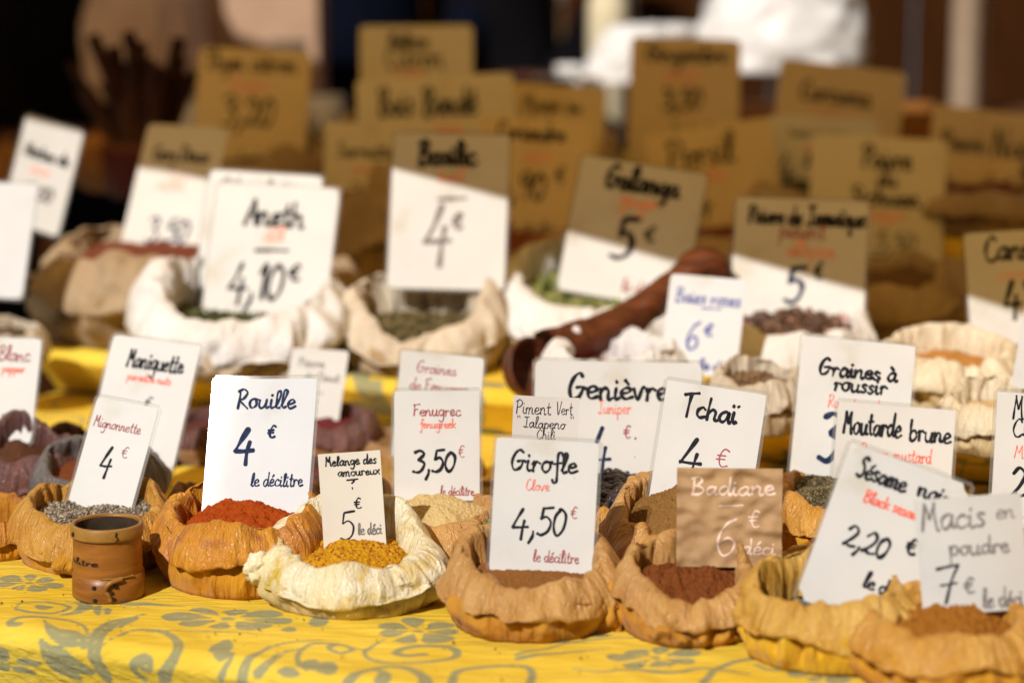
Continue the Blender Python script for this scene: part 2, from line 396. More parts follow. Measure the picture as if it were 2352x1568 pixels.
band(z5, [(770, 1235), (820, 1200), (880, 1175)], .5 * mm, 3 * mm, 3 * mm)
band(z5, [(1000, 1530), (1045, 1540), (1050, 1490), (1000, 1455), (945, 1490), (950, 1560), (1000, 1610)], 2 * mm, 2 * mm, 3.5 * mm)
blob(z5, 985, 1490, 45, 35)
band(z5, [(325, 1335), (400, 1430), (520, 1500), (650, 1560)], 1 * mm, 2 * mm, 9 * mm)
band(z5, [(340, 1400), (380, 1490), (470, 1560), (560, 1610)], .5 * mm, 2 * mm, 5 * mm)
blob(z5, 70, 1440, 55, 65, -.4); blob(z5, 240, 1500, 90, 30, .1); blob(z5, 60, 1540, 50, 30); blob(z5, 190, 1560, 90, 24, .2)
flower(z5, 1490, 1172, 400, 78, 8, .2)
for a in [(1890, 1247, 52, 19), (2080, 1195, 65, 30), (2140, 1165, 60, 18)]: blob(z5, *a)
band(z5, [(950, 1255), (1250, 1250), (1500, 1265), (1720, 1282)], .5 * mm, .5 * mm, 1.5 * mm)
blob(z5, 1450, 1360, 85, 45, -.3); blob(z5, 1470, 1430, 60, 50, .6)
band(z5, [(1530, 1400), (1540, 1480), (1510, 1600)], 1 * mm, 3 * mm)
band(z5, [(1650, 1600), (1650, 1480), (1720, 1390), (1850, 1340), (2100, 1318)], 4 * mm, 1 * mm)
band(z5, [(1750, 1560), (1780, 1460), (1850, 1400), (1980, 1370)], 4 * mm, 1 * mm)
band(z5, [(1960, 1480), (1945, 1420), (1990, 1360), (2100, 1335), (2230, 1340), (2300, 1365), (2240, 1390), (2160, 1370)], 2 * mm, 1.5 * mm)
blob(z5, 2110, 1490, 110, 38, -.1); blob(z5, 1930, 1550, 80, 40, .3)
flower(z6, 640, 1250, 310, 78, 7, .1)
band(z6, [(170, 1380), (110, 1385), (60, 1360), (110, 1340), (190, 1350), (270, 1365)], 1 * mm, 1 * mm, 2.5 * mm)
band(z6, [(430, 1305), (340, 1345), (290, 1385), (340, 1430), (520, 1456), (760, 1450), (890, 1412), (860, 1362), (700, 1342), (540, 1360), (500, 1390), (570, 1410), (680, 1398)], 1 * mm, 3.5 * mm, 3 * mm)
blob(z6, 50, 1510, 80, 55, .4); blob(z6, -60, 1480, 60, 50, -.2)
band(z6, [(230, 1620), (290, 1520), (430, 1490), (580, 1505), (680, 1560), (700, 1620)], 4 * mm, 5 * mm, 3 * mm)
band(z6, [(360, 1500), (420, 1540), (430, 1600)], 1 * mm, 6 * mm, 4 * mm)
band(z6, [(860, 1600), (900, 1520), (1080, 1483), (1320, 1480), (1385, 1520), (1370, 1600)], 3 * mm, 3 * mm, 2.5 * mm)
band(z6, [(1285, 1415), (1480, 1370), (1780, 1312), (2080, 1298)], 2 * mm, .5 * mm)
band(z6, [(1300, 1435), (1600, 1400), (1900, 1368)], 3 * mm, .5 * mm)
band(z6, [(1100, 1305), (1350, 1322), (1600, 1330), (1750, 1312)], .5 * mm, .5 * mm, 3 * mm)
flower(z6, 2190, 1425, 300, 75, 7, .4)
blob(z6, 1800, 1285, 110, 12)
band(z6, [(1650, 1500), (1850, 1520), (2050, 1500), (2300, 1530), (2500, 1500), (2800, 1540)], 1 * mm, 2 * mm, 3 * mm)
band(z6, [(2500, 1600), (2600, 1500), (2800, 1440), (3050, 1430), (3100, 1480), (2950, 1510), (2850, 1480)], 3 * mm, 2 * mm)
flower(z6, 3300, 1520, 260, 75, 7, .2)
def scatter_print(s0, s1, t0, t1, n, seed):
    """leaf sprays and scrolls repeated over the cloth away from the front strip"""
    bands, blobs = [], []; rs = random.Random(seed)
    for _ in range(n):
        cs, ct = rs.uniform(s0, s1), rs.uniform(t0, t1); a0 = rs.uniform(0, 6.28)
        k = rs.random()
        if k < .45:
            P = np.array([(cs + .012 * math.cos(a0 + q * .5) * (6 - q * .55), ct + .012 * math.sin(a0 + q * .5) * (6 - q * .55)) for q in range(9)])
            P = crom(P, 5); bands.append((P, np.linspace(.0015, .004, len(P))))
        else:
            for q in range(rs.randint(3, 5)):
                a = a0 + (q - 2) * .55; L = rs.uniform(.02, .036); w = L * .32; ex, ey = math.cos(a), math.sin(a)
                th = np.linspace(0, 2 * np.pi, 14, endpoint=False)
                px_, py_ = L * (1.1 + np.cos(th)), w * np.sin(th) * (1 + .3 * np.cos(th))
                blobs.append(np.stack([cs + px_ * ex - py_ * ey, ct + px_ * ey + py_ * ex], -1))
            P = crom([(cs - .05 * math.cos(a0 + .4), ct - .05 * math.sin(a0 + .4)), (cs - .02 * math.cos(a0), ct - .02 * math.sin(a0)), (cs, ct), (cs + .02 * math.cos(a0), ct + .02 * math.sin(a0))], 5)
            bands.append((P, np.full(len(P), .002)))
    return bands, blobs
def raster(Sg, Tg, bands, blobs, aa=.0016):
    """signed coverage of the print at the cloth's grid points"""
    out = np.zeros(Sg.shape)
    s_ax, t_ax = Sg[0], Tg[:, 0]
    for P, wd in bands:
        mx = wd.max() + aa
        j0, j1 = np.searchsorted(s_ax, P[:, 0].min() - mx), np.searchsorted(s_ax, P[:, 0].max() + mx)
        i0, i1 = np.searchsorted(t_ax, P[:, 1].min() - mx), np.searchsorted(t_ax, P[:, 1].max() + mx)
        if j1 <= j0 or i1 <= i0: continue
        a, b = Sg[i0:i1, j0:j1], Tg[i0:i1, j0:j1]; best = np.full(a.shape, -1e3)
        for k in range(len(P) - 1):
            d = P[k + 1] - P[k]; L2 = d @ d + 1e-12
            u = np.clip(((a - P[k, 0]) * d[0] + (b - P[k, 1]) * d[1]) / L2, 0, 1)
            dist = np.hypot(a - P[k, 0] - u * d[0], b - P[k, 1] - u * d[1])
            best = np.maximum(best, wd[k] - dist)
        out[i0:i1, j0:j1] = np.maximum(out[i0:i1, j0:j1], np.clip(best / aa + .5, 0, 1))
    for Q in blobs:
        j0, j1 = np.searchsorted(s_ax, Q[:, 0].min() - aa), np.searchsorted(s_ax, Q[:, 0].max() + aa)
        i0, i1 = np.searchsorted(t_ax, Q[:, 1].min() - aa), np.searchsorted(t_ax, Q[:, 1].max() + aa)
        if j1 <= j0 or i1 <= i0: continue
        a, b = Sg[i0:i1, j0:j1], Tg[i0:i1, j0:j1]; ins = np.zeros(a.shape, bool); n = len(Q)
        dist = np.full(a.shape, 1e3)
        for k in range(n):
            x1, y1 = Q[k]; x2, y2 = Q[(k + 1) % n]
            c = ((y1 > b) != (y2 > b)) & (a < (x2 - x1) * (b - y1) / (y2 - y1 + 1e-12) + x1); ins ^= c
            d = np.array([x2 - x1, y2 - y1]); u = np.clip(((a - x1) * d[0] + (b - y1) * d[1]) / (d @ d + 1e-12), 0, 1)
            dist = np.minimum(dist, np.hypot(a - x1 - u * d[0], b - y1 - u * d[1]))
        sd = np.where(ins, dist, -dist); out[i0:i1, j0:j1] = np.maximum(out[i0:i1, j0:j1], np.clip(sd / aa + .5, 0, 1))
    return out
M_CLOTH = mat_tablecloth()
def drape(name, s_ax, t_ax, bands, blobs, z0, t_edge=0.0, drop_wave=.006, tuck=.0, veins=()):
    """a cloth lying at height z0, rounded over its front edge at t = t_edge and hanging below it"""
    Sg, Tg = np.meshgrid(s_ax, t_ax)
    pr = raster(Sg, Tg - 0, bands, blobs)
    if len(veins): pr = pr * (1 - .75 * raster(Sg, Tg, veins, []))
    tt = Tg - t_edge; r = EDGE_R; arc = r * np.pi / 2
    # path length from the edge: tt >= 0 flat, -arc..0 quarter round, below it vertical
    q = np.clip(-tt / arc, 0, 1) * np.pi / 2
    back = np.where(tt >= 0, tt, -r * np.sin(q)); z = np.where(tt >= 0, 0, -r * (1 - np.cos(q)))
    z = np.where(tt < -arc, -r + (tt + arc), z)
    wav = pn(Sg * 9, Tg * 7, 3.1) * .0026 + pn(Sg * 22 + 3 * pn(Sg * 4, Tg * 4, 1.), Tg * 46, 8.2) * .0013 + (.3 - np.abs(pn(Sg * 7 + Tg * 5, Tg * 12, 4.4))) * .0016
    z = z + np.where(tt >= 0, wav, wav * np.cos(q))
    hang = np.clip(-tt / .2, 0, 1)
    back = back - hang * drop_wave * (1 + 2 * pn(Sg * 14, 0 * Sg, 5.5)) - (np.where(tt < 0, 1, 0) * np.sin(q)) * pn(Sg * 20, Tg * 30, 2.2) * .001
    back = back + tuck * np.clip(-tt - arc, 0, 1)      # the hanging edge is tucked in under the table
    X, Y = xy(Sg, back + t_edge)
    Vt = np.stack([X, Y, z + z0], -1).reshape(-1, 3)
    o = mesh(name, Vt, grid_faces(len(t_ax), len(s_ax)), M_CLOTH, attr={'print': pr.ravel()})
    return o
b2, l2 = scatter_print(-.6, 1.3, .30, 1.0, 130, 5)
t_ax = np.concatenate([np.arange(-.30, -.16, .01), np.arange(-.16, .30, .0022), np.arange(.30, .83, .006)])
cl = drape('tablecloth', np.arange(-.62, 1.35, .0026), t_ax, BANDS + b2, BLOBS + l2, .0035, tuck=.42, veins=VEINS)
tag(cl, 'yellow tablecloth printed with grey-green scrolls, hanging over the front table edge', 'tablecloth')
b3, l3 = scatter_print(-.5, 1.5, T_STEP - .12, T_STEP + .9, 220, 11)
cl2 = drape('tablecloth', np.arange(-.62, 1.5, .004), np.concatenate([np.arange(T_STEP - .068, T_STEP + .2, .004), np.arange(T_STEP + .2, T_STEP + .84, .015)]), b3, l3, Z1 + .0035, T_STEP, .001, 1.0)
tag(cl2, 'yellow printed tablecloth over the raised tier under the big white sacks', 'tablecloth')
cl3 = drape('tablecloth', np.arange(-.8, 1.8, .01), np.concatenate([np.arange(T_STEP2 - .11, T_STEP2 + .1, .006), np.arange(T_STEP2 + .1, T_STEP2 + 1.2, .02)]), [], [], Z2 + .0035, T_STEP2, .001)
tag(cl3, 'plain yellow cloth over the topmost shaded tier at the back', 'tablecloth')
# what carries the cloths
m_board = mat_wood('table_wood', (.35, .22, .11), (.2, .11, .05), 0, 10, .7, 0)
rotz = Matrix.Rotation(-YAW, 3, 'Z')
def tbox(name, s0, s1, t0, t1, z0, z1, parent):
    x, y = xy((s0 + s1) / 2, (t0 + t1) / 2)
    return bmesh_obj(name, box_bm((x, y, (z0 + z1) / 2), (s1 - s0, t1 - t0, z1 - z0), .004, rotz), m_board, parent)
tb = empty('trestle_table', (*xy(.3, .6), GROUND)); tag(tb, 'wooden trestle table hidden under the yellow cloths', 'table')
for o in [tbox('table_top', -.6, 1.34, .006, 2.8, -.02, -.002, None)] + [tbox('leg', s, s + .06, t, t + .06, GROUND, -.02, None) for s in (-.5, 1.2) for t in (.1, 2.6)]: child(o, tb)
rs1 = empty('riser', (*xy(.4, T_STEP + .4), 0)); tag(rs1, 'low wooden riser under the white sacks behind the front rows', 'riser')
child(tbox('top_board', -.6, 1.48, T_STEP + .004, T_STEP2 - .002, Z1 - .011, Z1 - .001, None), rs1); child(tbox('block', -.6, 1.48, T_STEP + .075, T_STEP2 - .01, -.0015, Z1 - .011, None), rs1)
rs2 = tbox('riser', -.78, 1.78, T_STEP2 + .004, T_STEP2 + 1.15, -.0012, Z2 - .001, None); tag(rs2, 'taller wooden riser under the rearmost shaded sacks', 'riser')

# ================================================================== SACKS
def film_set(name, cuff, cuff2, body, body2, stain=None, gloss=.25, coat=.5):
    return (mat_film(name + '_cuff', cuff, cuff2, stain, gloss, coat), mat_cloth(name + '_cloth', body, body2))
SK = {
 'ochre':  film_set('ochre_sack', (.58, .31, .06), (.45, .20, .025), (.56, .28, .022), (.44, .19, .012)),
 'amber':  film_set('amber_sack', (.60, .26, .02), (.50, .18, .012), (.58, .27, .012), (.46, .19, .008), (.42, .15, .03)),
 'cream':  film_set('cream_sack', (.80, .73, .53), (.74, .60, .30), (.60, .50, .26), (.48, .33, .10), (.56, .38, .03)),
 'tan':    film_set('tan_sack', (.54, .30, .095), (.42, .20, .05), (.50, .24, .025), (.40, .16, .015)),
 'brown':  film_set('brown_sack', (.40, .24, .11), (.28, .15, .06), (.42, .22, .06), (.34, .16, .03)),
 'gold':   film_set('gold_sack', (.60, .36, .075), (.50, .25, .03), (.66, .40, .015), (.56, .30, .012)),
 'grey':   film_set('grey_sack', (.16, .14, .13), (.09, .075, .07), (.22, .17, .12), (.15, .1, .07), None, .2, .7),
 'wine':   film_set('wine_sack', (.17, .07, .06), (.09, .04, .035), (.35, .2, .09), (.25, .12, .05), None, .2, .7),
 'white':  film_set('white_sack', (.74, .73, .72), (.64, .61, .57), (.50, .40, .28), (.40, .30, .19), None, .45, .15),
 'linen':  film_set('linen_sack', (.62, .54, .42), (.5, .41, .30), (.42, .31, .18), (.34, .23, .12), None, .55, .08),
 'ivory':  film_set('ivory_sack', (.74, .66, .50), (.62, .50, .32), (.60, .48, .28), (.5, .36, .17), None, .4, .2),
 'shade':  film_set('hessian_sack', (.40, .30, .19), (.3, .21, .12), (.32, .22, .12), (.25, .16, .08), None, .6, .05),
}
BODY_P = crom([(.0, .0), (.45, 0), (.80, 0.0), (.94, .05), (1.0, .20), (1.01, .36), (.98, .52), (.92, .64)], 6)
CUFF_P = crom([(.95, .64), (1.0, .55), (1.06, .46), (1.085, .44), (1.095, .475), (1.08, .60), (1.03, .75), (.95, .89), (.875, .985), (.835, 1.0), (.80, .985), (.77, .90), (.745, .72), (.735, .45)], 6)
SACKS = {}; SN = [0]
def sack(key, u, v, w, z0, style, label, hf=.78, A=.14, B=.06, detail=1.0, fold=1.0, group='sacks of spice on the stall', dy=0.0, drop=0.0):
    """u, v: middle of the foot of the sack where it meets the table; w: width, both as seen from the front"""
    SN[0] += 1; sd = SN[0] * 7.31; rs = random.Random(SN[0])
    p = at_z(u, v, z0 + .0045); dist = (p - CAMP).length
    R = w / 2 / FPX * dist * 1.06 / 1.10
    cx, cy = p.x, p.y + .90 * R + dy
    H = hf * R; nt_ = int(300 * detail) if detail >= .95 else (160 if detail >= .8 else 80)
    th = np.linspace(0, 2 * np.pi, nt_, endpoint=False)            # 0 = back
    ct, sn = np.sin(th), np.cos(th)                                # x, y direction
    ph = rs.uniform(0, 6.28)
    Hth = H * (1 + A * np.cos(th) + B * np.sin(2 * th + ph) + .12 * pn(ct * 1.4, sn * 1.4, sd) + .05 * pn(ct * 3.6, sn * 3.6, sd + 4) + .035 * (np.abs(np.mod(th / 6.2832 * 5 + ph + .6 * pn(ct, sn, sd), 1) - .5) * 4 - 1))
    rho = 1 + .05 * pn(ct * .9, sn * .9, sd + 9) + .025 * np.sin(2 * th + ph * 1.7)
    def surf(prof, amp, freq, s_scale, is_cuff):
        s = np.linspace(0, 1, len(prof))[:, None]
        d = np.gradient(prof, axis=0); nr, nz = d[:, 1][:, None], -d[:, 0][:, None]; L = np.hypot(nr, nz) + 1e-9; nr, nz = nr / L, nz / L
        warp = .40 * pn(ct[None] * 1.5 + 0 * s, sn[None] * 1.5 + 0 * s, s * 1.6 + sd)
        tri = lambda x: np.abs(np.mod(x, 1.0) - .5) * 4 - 1          # straight facets meeting in sharp creases
        dsp = 0
        lay = ((5, 1.3, .75), (9, -1.0, .60), (14, .7, .36), (23, -1.6, .20), (37, .9, .09)) if is_cuff else ((6, .35, .9), (11, -.3, .6), (19, .3, .3), (31, -.3, .14))
        for q, (fq, sh, am) in enumerate(lay):
            gate = np.clip(.55 + 1.9 * pn(ct[None] * 1.6 + 7 * q + sd, sn[None] * 1.6, s * 1.5 + q), 0, 1.5)
            ph_ = 1.1 * pn(ct[None] * 1.9 + 3 * q, sn[None] * 1.9 + sd, s * 1.3 + q * 5) + .25 * pn(ct[None] * 6, sn[None] * 6 + sd, s * 3 + q)
            dsp = dsp + am * gate * tri(fq * th[None] / (2 * np.pi) + sh * s * (1.5 if q % 2 else 1) + ph_ + .37 * q)
        dsp = amp * fold * (dsp * .62 + 1.3 * pn(ct[None] * 1.7, sn[None] * 1.7, s * 1.2 + sd + 60))
        if is_cuff: dsp = dsp * np.clip(s * 6, .35, 1) * np.where(s > .7, 1.1, 1)
        else: dsp = dsp * np.clip((s - .35) * 3.5, 0, 1)
        low = 0
        if is_cuff: low = (.40 * pn(ct * 1.1, sn * 1.1, sd + 15) + .13 * pn(ct * 3.5, sn * 3.5, sd + 25) + .06 * pn(ct * 9, sn * 9, sd + 35) - drop)[None] * np.clip(1 - s * 2.2, 0, 1)
        r = R * (prof[:, 0][:, None] * rho[None] + dsp * nr)
        z = Hth[None] * (prof[:, 1][:, None] + low) + R * dsp * nz * (.5 if is_cuff else .3)
        if not is_cuff: z = np.where(s < .45, 0.0 + 0 * z, np.maximum(z, 0))
        return np.stack([r * ct[None], r * sn[None], z], -1).reshape(-1, 3)
    cuffm, bodym = SK[style]
    root = empty('spice_sack', (cx, cy, z0 + .0045)); tag(root, label, 'sack', group)
    bp = BODY_P if detail >= .8 else BODY_P[::3]; cp = CUFF_P if detail >= .8 else CUFF_P[::3]
    def fuv(k): return {'fuv': np.stack([np.tile(ct, k) + sd, np.tile(sn, k), np.repeat(np.linspace(0, 1, k), nt_)], -1)}
    mesh('body', surf(bp, .14, 3.0, .8, False), polar_faces(len(bp), nt_), bodym, root, attr=fuv(len(bp)))
    mesh('cuff', surf(cp, .084, 3.2, 1.7, True), polar_faces(len(cp), nt_), cuffm, root, attr=fuv(len(cp)))
    SACKS[key] = dict(c=(cx, cy), R=R, H=H, z0=z0 + .0045, A=A, th=th, Hth=Hth, rho=rho, root=root, sd=sd)
    return root
def heap_fn(S_, level, mound, lump, sd):
    th0 = S_['th']
    def f(r, th):      # r 0..1 of the opening
        Hh = np.interp(np.mod(th, 2 * np.pi), np.append(th0, 2 * np.pi), np.append(S_['Hth'], S_['Hth'][0]))
        rh = np.interp(np.mod(th, 2 * np.pi), np.append(th0, 2 * np.pi), np.append(S_['rho'], S_['rho'][0]))
        Rr = S_['R'] * .765 * rh * r; x, y = Rr * np.sin(th), Rr * np.cos(th)
        zz = S_['H'] * level * (1 - r) + Hh * level * r + S_['R'] * mound * (1 - r ** 2)
        zz = zz + S_['R'] * lump * (pn(x / S_['R'] * 2.2, y / S_['R'] * 2.2, sd) + .5 * pn(x / S_['R'] * 5, y / S_['R'] * 5, sd + 3))
        return x, y, zz
    return f
def heap(key, mat, label, level=.74, mound=.10, lump=.05, clump=.0012, fine=True, cat='spice'):
    S_ = SACKS[key]; f = heap_fn(S_, level, mound, lump, S_['sd'] + 50)
    nr_, nt_ = (90, 200) if fine else (26, 60)
    r = (np.linspace(.0, 1, nr_) ** .8)[:, None]; th = np.linspace(0, 2 * np.pi, nt_, endpoint=False)[None]
    x, y, z = f(r + 0 * th, th + 0 * r)
    if clump:
        q = 1 / (clump * 3.2)
        z = z + clump * (1.6 * pn(x * q, y * q, S_['sd']) + 1.1 * (.5 - np.abs(pn(x * q * 2, y * q * 2, 4.4))) + .6 * pn(x * q * 4, y * q * 4, 9.))
        x = x + clump * .6 * pn(x * q * 2, y * q * 2, 17.); y = y + clump * .6 * pn(x * q * 2, y * q * 2, 27.)
    Vt = np.stack([x, y, z], -1).reshape(-1, 3)
    o = mesh('spice_heap', Vt, polar_faces(nr_, nt_)[:, ::-1], mat); o.location = (S_['c'][0], S_['c'][1], S_['z0'])
    tag(o, label, cat, kind='stuff'); S_['heap'] = (f, o); return o
def ico(sub=1):
    bm = bmesh.new(); bmesh.ops.create_icosphere(bm, subdivisions=sub, radius=1)
    v = np.array([a.co[:] for a in bm.verts]); fc = np.array([[q.index for q in a.verts] for a in bm.faces]); bm.free(); return v, fc
ICO1, ICO2 = ico(1), ico(2)
def rand_rot(rs):
    q = rs.normal(size=4); q /= np.linalg.norm(q); w, x, y, z = q
    return np.array([[1 - 2 * (y * y + z * z), 2 * (x * y - z * w), 2 * (x * z + y * w)], [2 * (x * y + z * w), 1 - 2 * (x * x + z * z), 2 * (y * z - x * w)], [2 * (x * z - y * w), 2 * (y * z + x * w), 1 - 2 * (x * x + y * y)]])
M_GRAIN = mat_attr('whole_spice', .6, .3); M_BERRY = mat_attr('glossy_berry', .35, .5)
def grains(key, mat, label, n, size, colors, shape=ICO1, level=.74, mound=.10, lump=.05, jitter=.3, rmax=.98, base=None, lift=.5):
    """loose whole spices lying on one another: real pieces, joined because nobody could count them"""
    S_ = SACKS[key]; f = heap_fn(S_, level, mound, lump, S_['sd'] + 50); rs = np.random.RandomState(int(S_['sd'] * 10) % 9999)
    r = np.sqrt(rs.rand(n)) * rmax; th = rs.rand(n) * 2 * np.pi; x, y, z = f(r, th)
    v0, f0 = shape; VV, FF, CC = [], [], []
    for k in range(n):
        sz = np.array(size) * (1 + jitter * rs.normal()) if jitter else np.array(size); sz = np.clip(sz, np.array(size) * .5, np.array(size) * 1.7)
        P = (v0 * sz) @ rand_rot(rs).T + np.array([x[k], y[k], z[k] + lift * np.mean(size) * rs.rand()])
        VV.append(P); FF.append(f0 + k * len(v0)); c = np.array(colors[rs.randint(len(colors))]) * rs.uniform(.75, 1.2); CC.append(np.repeat(c[None], len(v0), 0))
    # bed under the loose layer
    nr_, nt_ = 14, 40; rr = np.linspace(0, 1, nr_)[:, None]; tt = np.linspace(0, 2 * np.pi, nt_, endpoint=False)[None]
    bx, by, bz = f(rr + 0 * tt, tt + 0 * rr); base = base or colors[0]
    off = n * len(v0); VV.append(np.stack([bx, by, bz - np.mean(size) * .3], -1).reshape(-1, 3)); FB = polar_faces(nr_, nt_)[:, ::-1] + off
    CC.append(np.repeat(np.array(base)[None] * .6, nr_ * nt_, 0))
    faces = np.concatenate(FF).tolist() + FB.tolist()
    o = mesh('spice_heap', np.concatenate(VV), faces, mat, attr={'Col': np.clip(np.concatenate(CC), 0, 1)}); o.location = (S_['c'][0], S_['c'][1], S_['z0'])
    tag(o, label, 'spice', kind='stuff'); return o

# ---- front rows on the table
sack('F0', -45, 1292, 215, 0, 'amber', 'ochre sack cut off by the left picture edge beside the wooden measure sack', hf=0.95)
sack('F1', 188, 1322, 362, 0, 'ochre', 'ochre cloth sack of cracked pepper behind the round wooden measure', hf=0.8, A=0.18)
sack('F2', 540, 1373, 412, 0, 'amber', 'amber sack of brick-red powder with the Rouille card', hf=0.9, A=0.1, B=0.03)
sack('F3', 797, 1421, 425, 0, 'cream', 'pale cream sack of yellow spice blend with a small tilted card', hf=0.76, B=0.08, drop=0.1, A=0.28)
sack('F4', 1228, 1472, 420, 0, 'tan', 'tan sack of smooth brown powder with the Girofle card', hf=0.8, B=0.06, A=0.2)
sack('F5', 1592, 1484, 335, 0, 'tan', 'tan sack of dark red-brown powder under the kraft paper card', hf=0.98, A=0.26)
sack('F6', 1918, 1549, 395, 0, 'gold', 'golden sack with glossy cuff under the leaning Sésame noir card', hf=0.95, A=0.14, B=0.03)
sack('F7', 2205, 1612, 440, 0, 'ochre', 'foremost right sack of orange-brown powder with the Macis card', hf=0.72, A=0.06, B=0.03)
# ---- second and third rows
sack('S0', 30, 1190, 255, 0, 'wine', 'dark wine-brown plastic-lined sack at the left edge', hf=1.25, detail=.8)
sack('S1', 205, 1222, 290, 0, 'grey', 'dark grey plastic-lined sack behind the Mignonnette card', hf=1.05, detail=.8)
sack('S2', 470, 1245, 190, 0, 'brown', 'brown sack half hidden behind the left of the Rouille card', hf=1.0, detail=.8)
sack('S3', 768, 1068, 190, 0, 'wine', 'wine-red plastic-lined sack behind the right of the Rouille card', hf=1.15, detail=.8)
sack('S3b', 455, 1068, 160, 0, 'wine', 'small wine-brown sack between the Maniguette and Rouille cards', hf=1.15, detail=.8)
sack('S4c', 795, 1225, 215, 0, 'brown', 'brown sack between the Rouille and Fenugrec cards', hf=.85, detail=.8)
sack('S4', 985, 1318, 330, 0, 'tan', 'tan sack of beige fenugreek powder with the Fenugrec card', hf=0.8, A=0.12)
sack('S4b', 1120, 1195, 150, 0, 'ochre', 'ochre sack between the Fenugrec and green pepper cards', hf=.8, detail=.8)
sack('S5', 1185, 1352, 265, 0, 'tan', 'plastic-lined sack of green flakes left behind the Girofle card', hf=0.9, A=.2)
sack('S6', 1425, 1275, 300, 0, 'ochre', 'ochre sack of dark juniper berries with the wide Genièvre card', hf=0.85, A=.15)
sack('S7', 1600, 1372, 405, 0, 'tan', 'tan sack of brown chai powder with the Tchaï card', hf=0.9, A=0.2, B=.12)
sack('S8', 1945, 1290, 330, 0, 'ochre', 'ochre sack of small dark seeds with the Moutarde brune card', hf=0.9, A=.15)
sack('S9', 1880, 1418, 230, 0, 'gold', 'golden sack tucked between the Tchaï sack and the Sésame noir card', hf=.85)
sack('S10', 2400, 1430, 330, 0, 'brown', 'brown sack of peppercorns at the right edge behind the Macis card', hf=.8)
sack('S11', 2330, 1240, 150, 0, 'white', 'white plastic-lined sack behind the Sésame noir card', hf=1.0, detail=.8)
# ---- the raised tier
ZT = Z1
sack('W1', 540, 880, 520, ZT, 'white', 'large white sack under the Aneth card', hf=0.8, A=0.22, B=.12)
sack('W1b', 420, 800, 300, ZT, 'white', 'white sack rim showing behind the left of the Aneth card', hf=1.0, detail=.8)
sack('W2', 962, 866, 400, ZT, 'linen', 'beige linen sack with bright rim under the Basilic card', hf=0.84, A=0.28, B=.14)
sack('W3', 1365, 850, 470, ZT, 'white', 'white sack of green pods under the Galanga card', hf=0.88, A=0.26, B=.1)
sack('W4', 1835, 900, 400, ZT, 'white', 'white sack of dark brown allspice under the Jamaïque card', hf=0.85, A=0.22)
sack('W5', 1420, 955, 330, ZT, 'white', 'crumpled white plastic sack right behind the Genièvre card', hf=.9, A=.05, fold=1.3)
sack('W6', 1745, 1004, 215, ZT, 'linen', 'pale linen sack with bright rim between the Tchaï card and 6 euro card', hf=1.3, A=.1)
sack('W7', 2200, 960, 350, ZT, 'ivory', 'ivory sack of orange powder under the Cannelle card', hf=.85)
sack('W8', 2310, 1052, 270, ZT, 'ivory', 'ivory crumpled sack at the right edge above the yellow cloth', hf=.95, fold=1.4)
sack('W9', 250, 790, 400, ZT, 'linen', 'large beige sack in shade at the left behind the white card edge', hf=0.75)
sack('W10', 10, 852, 165, ZT, 'linen', 'small beige sack at the left edge above the Poivre Blanc card', hf=1.1, detail=.8)
sack('M0', 620, 1075, 160, 0, 'wine', 'wine-brown plastic-lined sack hidden behind the top of the Rouille card', hf=.9, detail=.8)
sack('M1', 905, 1075, 150, 0, 'brown', 'brown sack left of the Graines de Fenugrec card', hf=.85, detail=.8)
sack('M2', 1260, 1175, 190, 0, 'brown', 'brown sack behind the green pepper paper and Genièvre card', hf=.8, detail=.8)
sack('M3', 1790, 1205, 170, 0, 'ochre', 'ochre sack between the Tchaï and Graines à roussir cards', hf=.9, detail=.8)
sack('M4', 300, 1085, 170, 0, 'grey', 'grey plastic-lined sack behind the Maniguette card', hf=.85, detail=.8)
sack('M6', 575, 1165, 170, 0, 'brown', 'brown sack behind the lower half of the Rouille card', hf=.9, detail=.8)
sack('M7', 715, 1150, 150, 0, 'wine', 'wine-brown sack between the Rouille card and the brown sack', hf=.9, detail=.8)
sack('M8', 870, 1150, 150, 0, 'tan', 'tan sack just left behind the Fenugrec card', hf=.95, detail=.8)
sack('M9', 1040, 1125, 140, 0, 'ochre', 'ochre sack behind the Fenugrec card', hf=.9, detail=.8)
sack('M10', 140, 1105, 170, 0, 'wine', 'wine-brown sack between the Poivre Blanc and Maniguette cards', hf=1.0, detail=.8)
sack('M5', 2210, 1260, 190, 0, 'brown', 'brown sack right of the Moutarde brune card', hf=.8, detail=.8)

# ---- what the sacks hold
P_ = mat_powder
grains('F1', M_GRAIN, 'coarse grey-brown cracked pepper filling the sack behind the wooden measure', 2600, (.0016, .0012, .0008), [(.30, .24, .17), (.10, .08, .06), (.42, .35, .26), (.18, .14, .1)], level=.70, mound=.08)
heap('F2', P_('rouille_powder', (.42, .075, .008), (.26, .035, .004)), 'clumpy brick-red powder in front of the Rouille card', .70, .17, .07, .0019)
heap('F3', P_('yellow_blend', (.62, .33, .012), (.42, .19, .008), (.30, .07, .02)), 'yellow curry-like powder with red flecks in the cream sack', .50, .20, .05, .0011)
heap('F4', P_('clove_powder', (.27, .115, .03), (.20, .08, .02)), 'smooth flat brown powder below the Girofle card', .60, .03, .02, .0006)
heap('F5', P_('star_anise_powder', (.22, .065, .016), (.10, .03, .008)), 'clumpy dark red-brown powder below the kraft paper card', .64, .16, .07, .0026)
grains('F6', M_GRAIN, 'black sesame seeds in the golden sack', 1500, (.0016, .0011, .0006), [(.02, .02, .02), (.05, .04, .035)], level=.38)
heap('F7', P_('mace_powder', (.36, .145, .02), (.22, .08, .01)), 'orange-brown powder heap in front of the Macis card', .66, .26, .09, .0032)
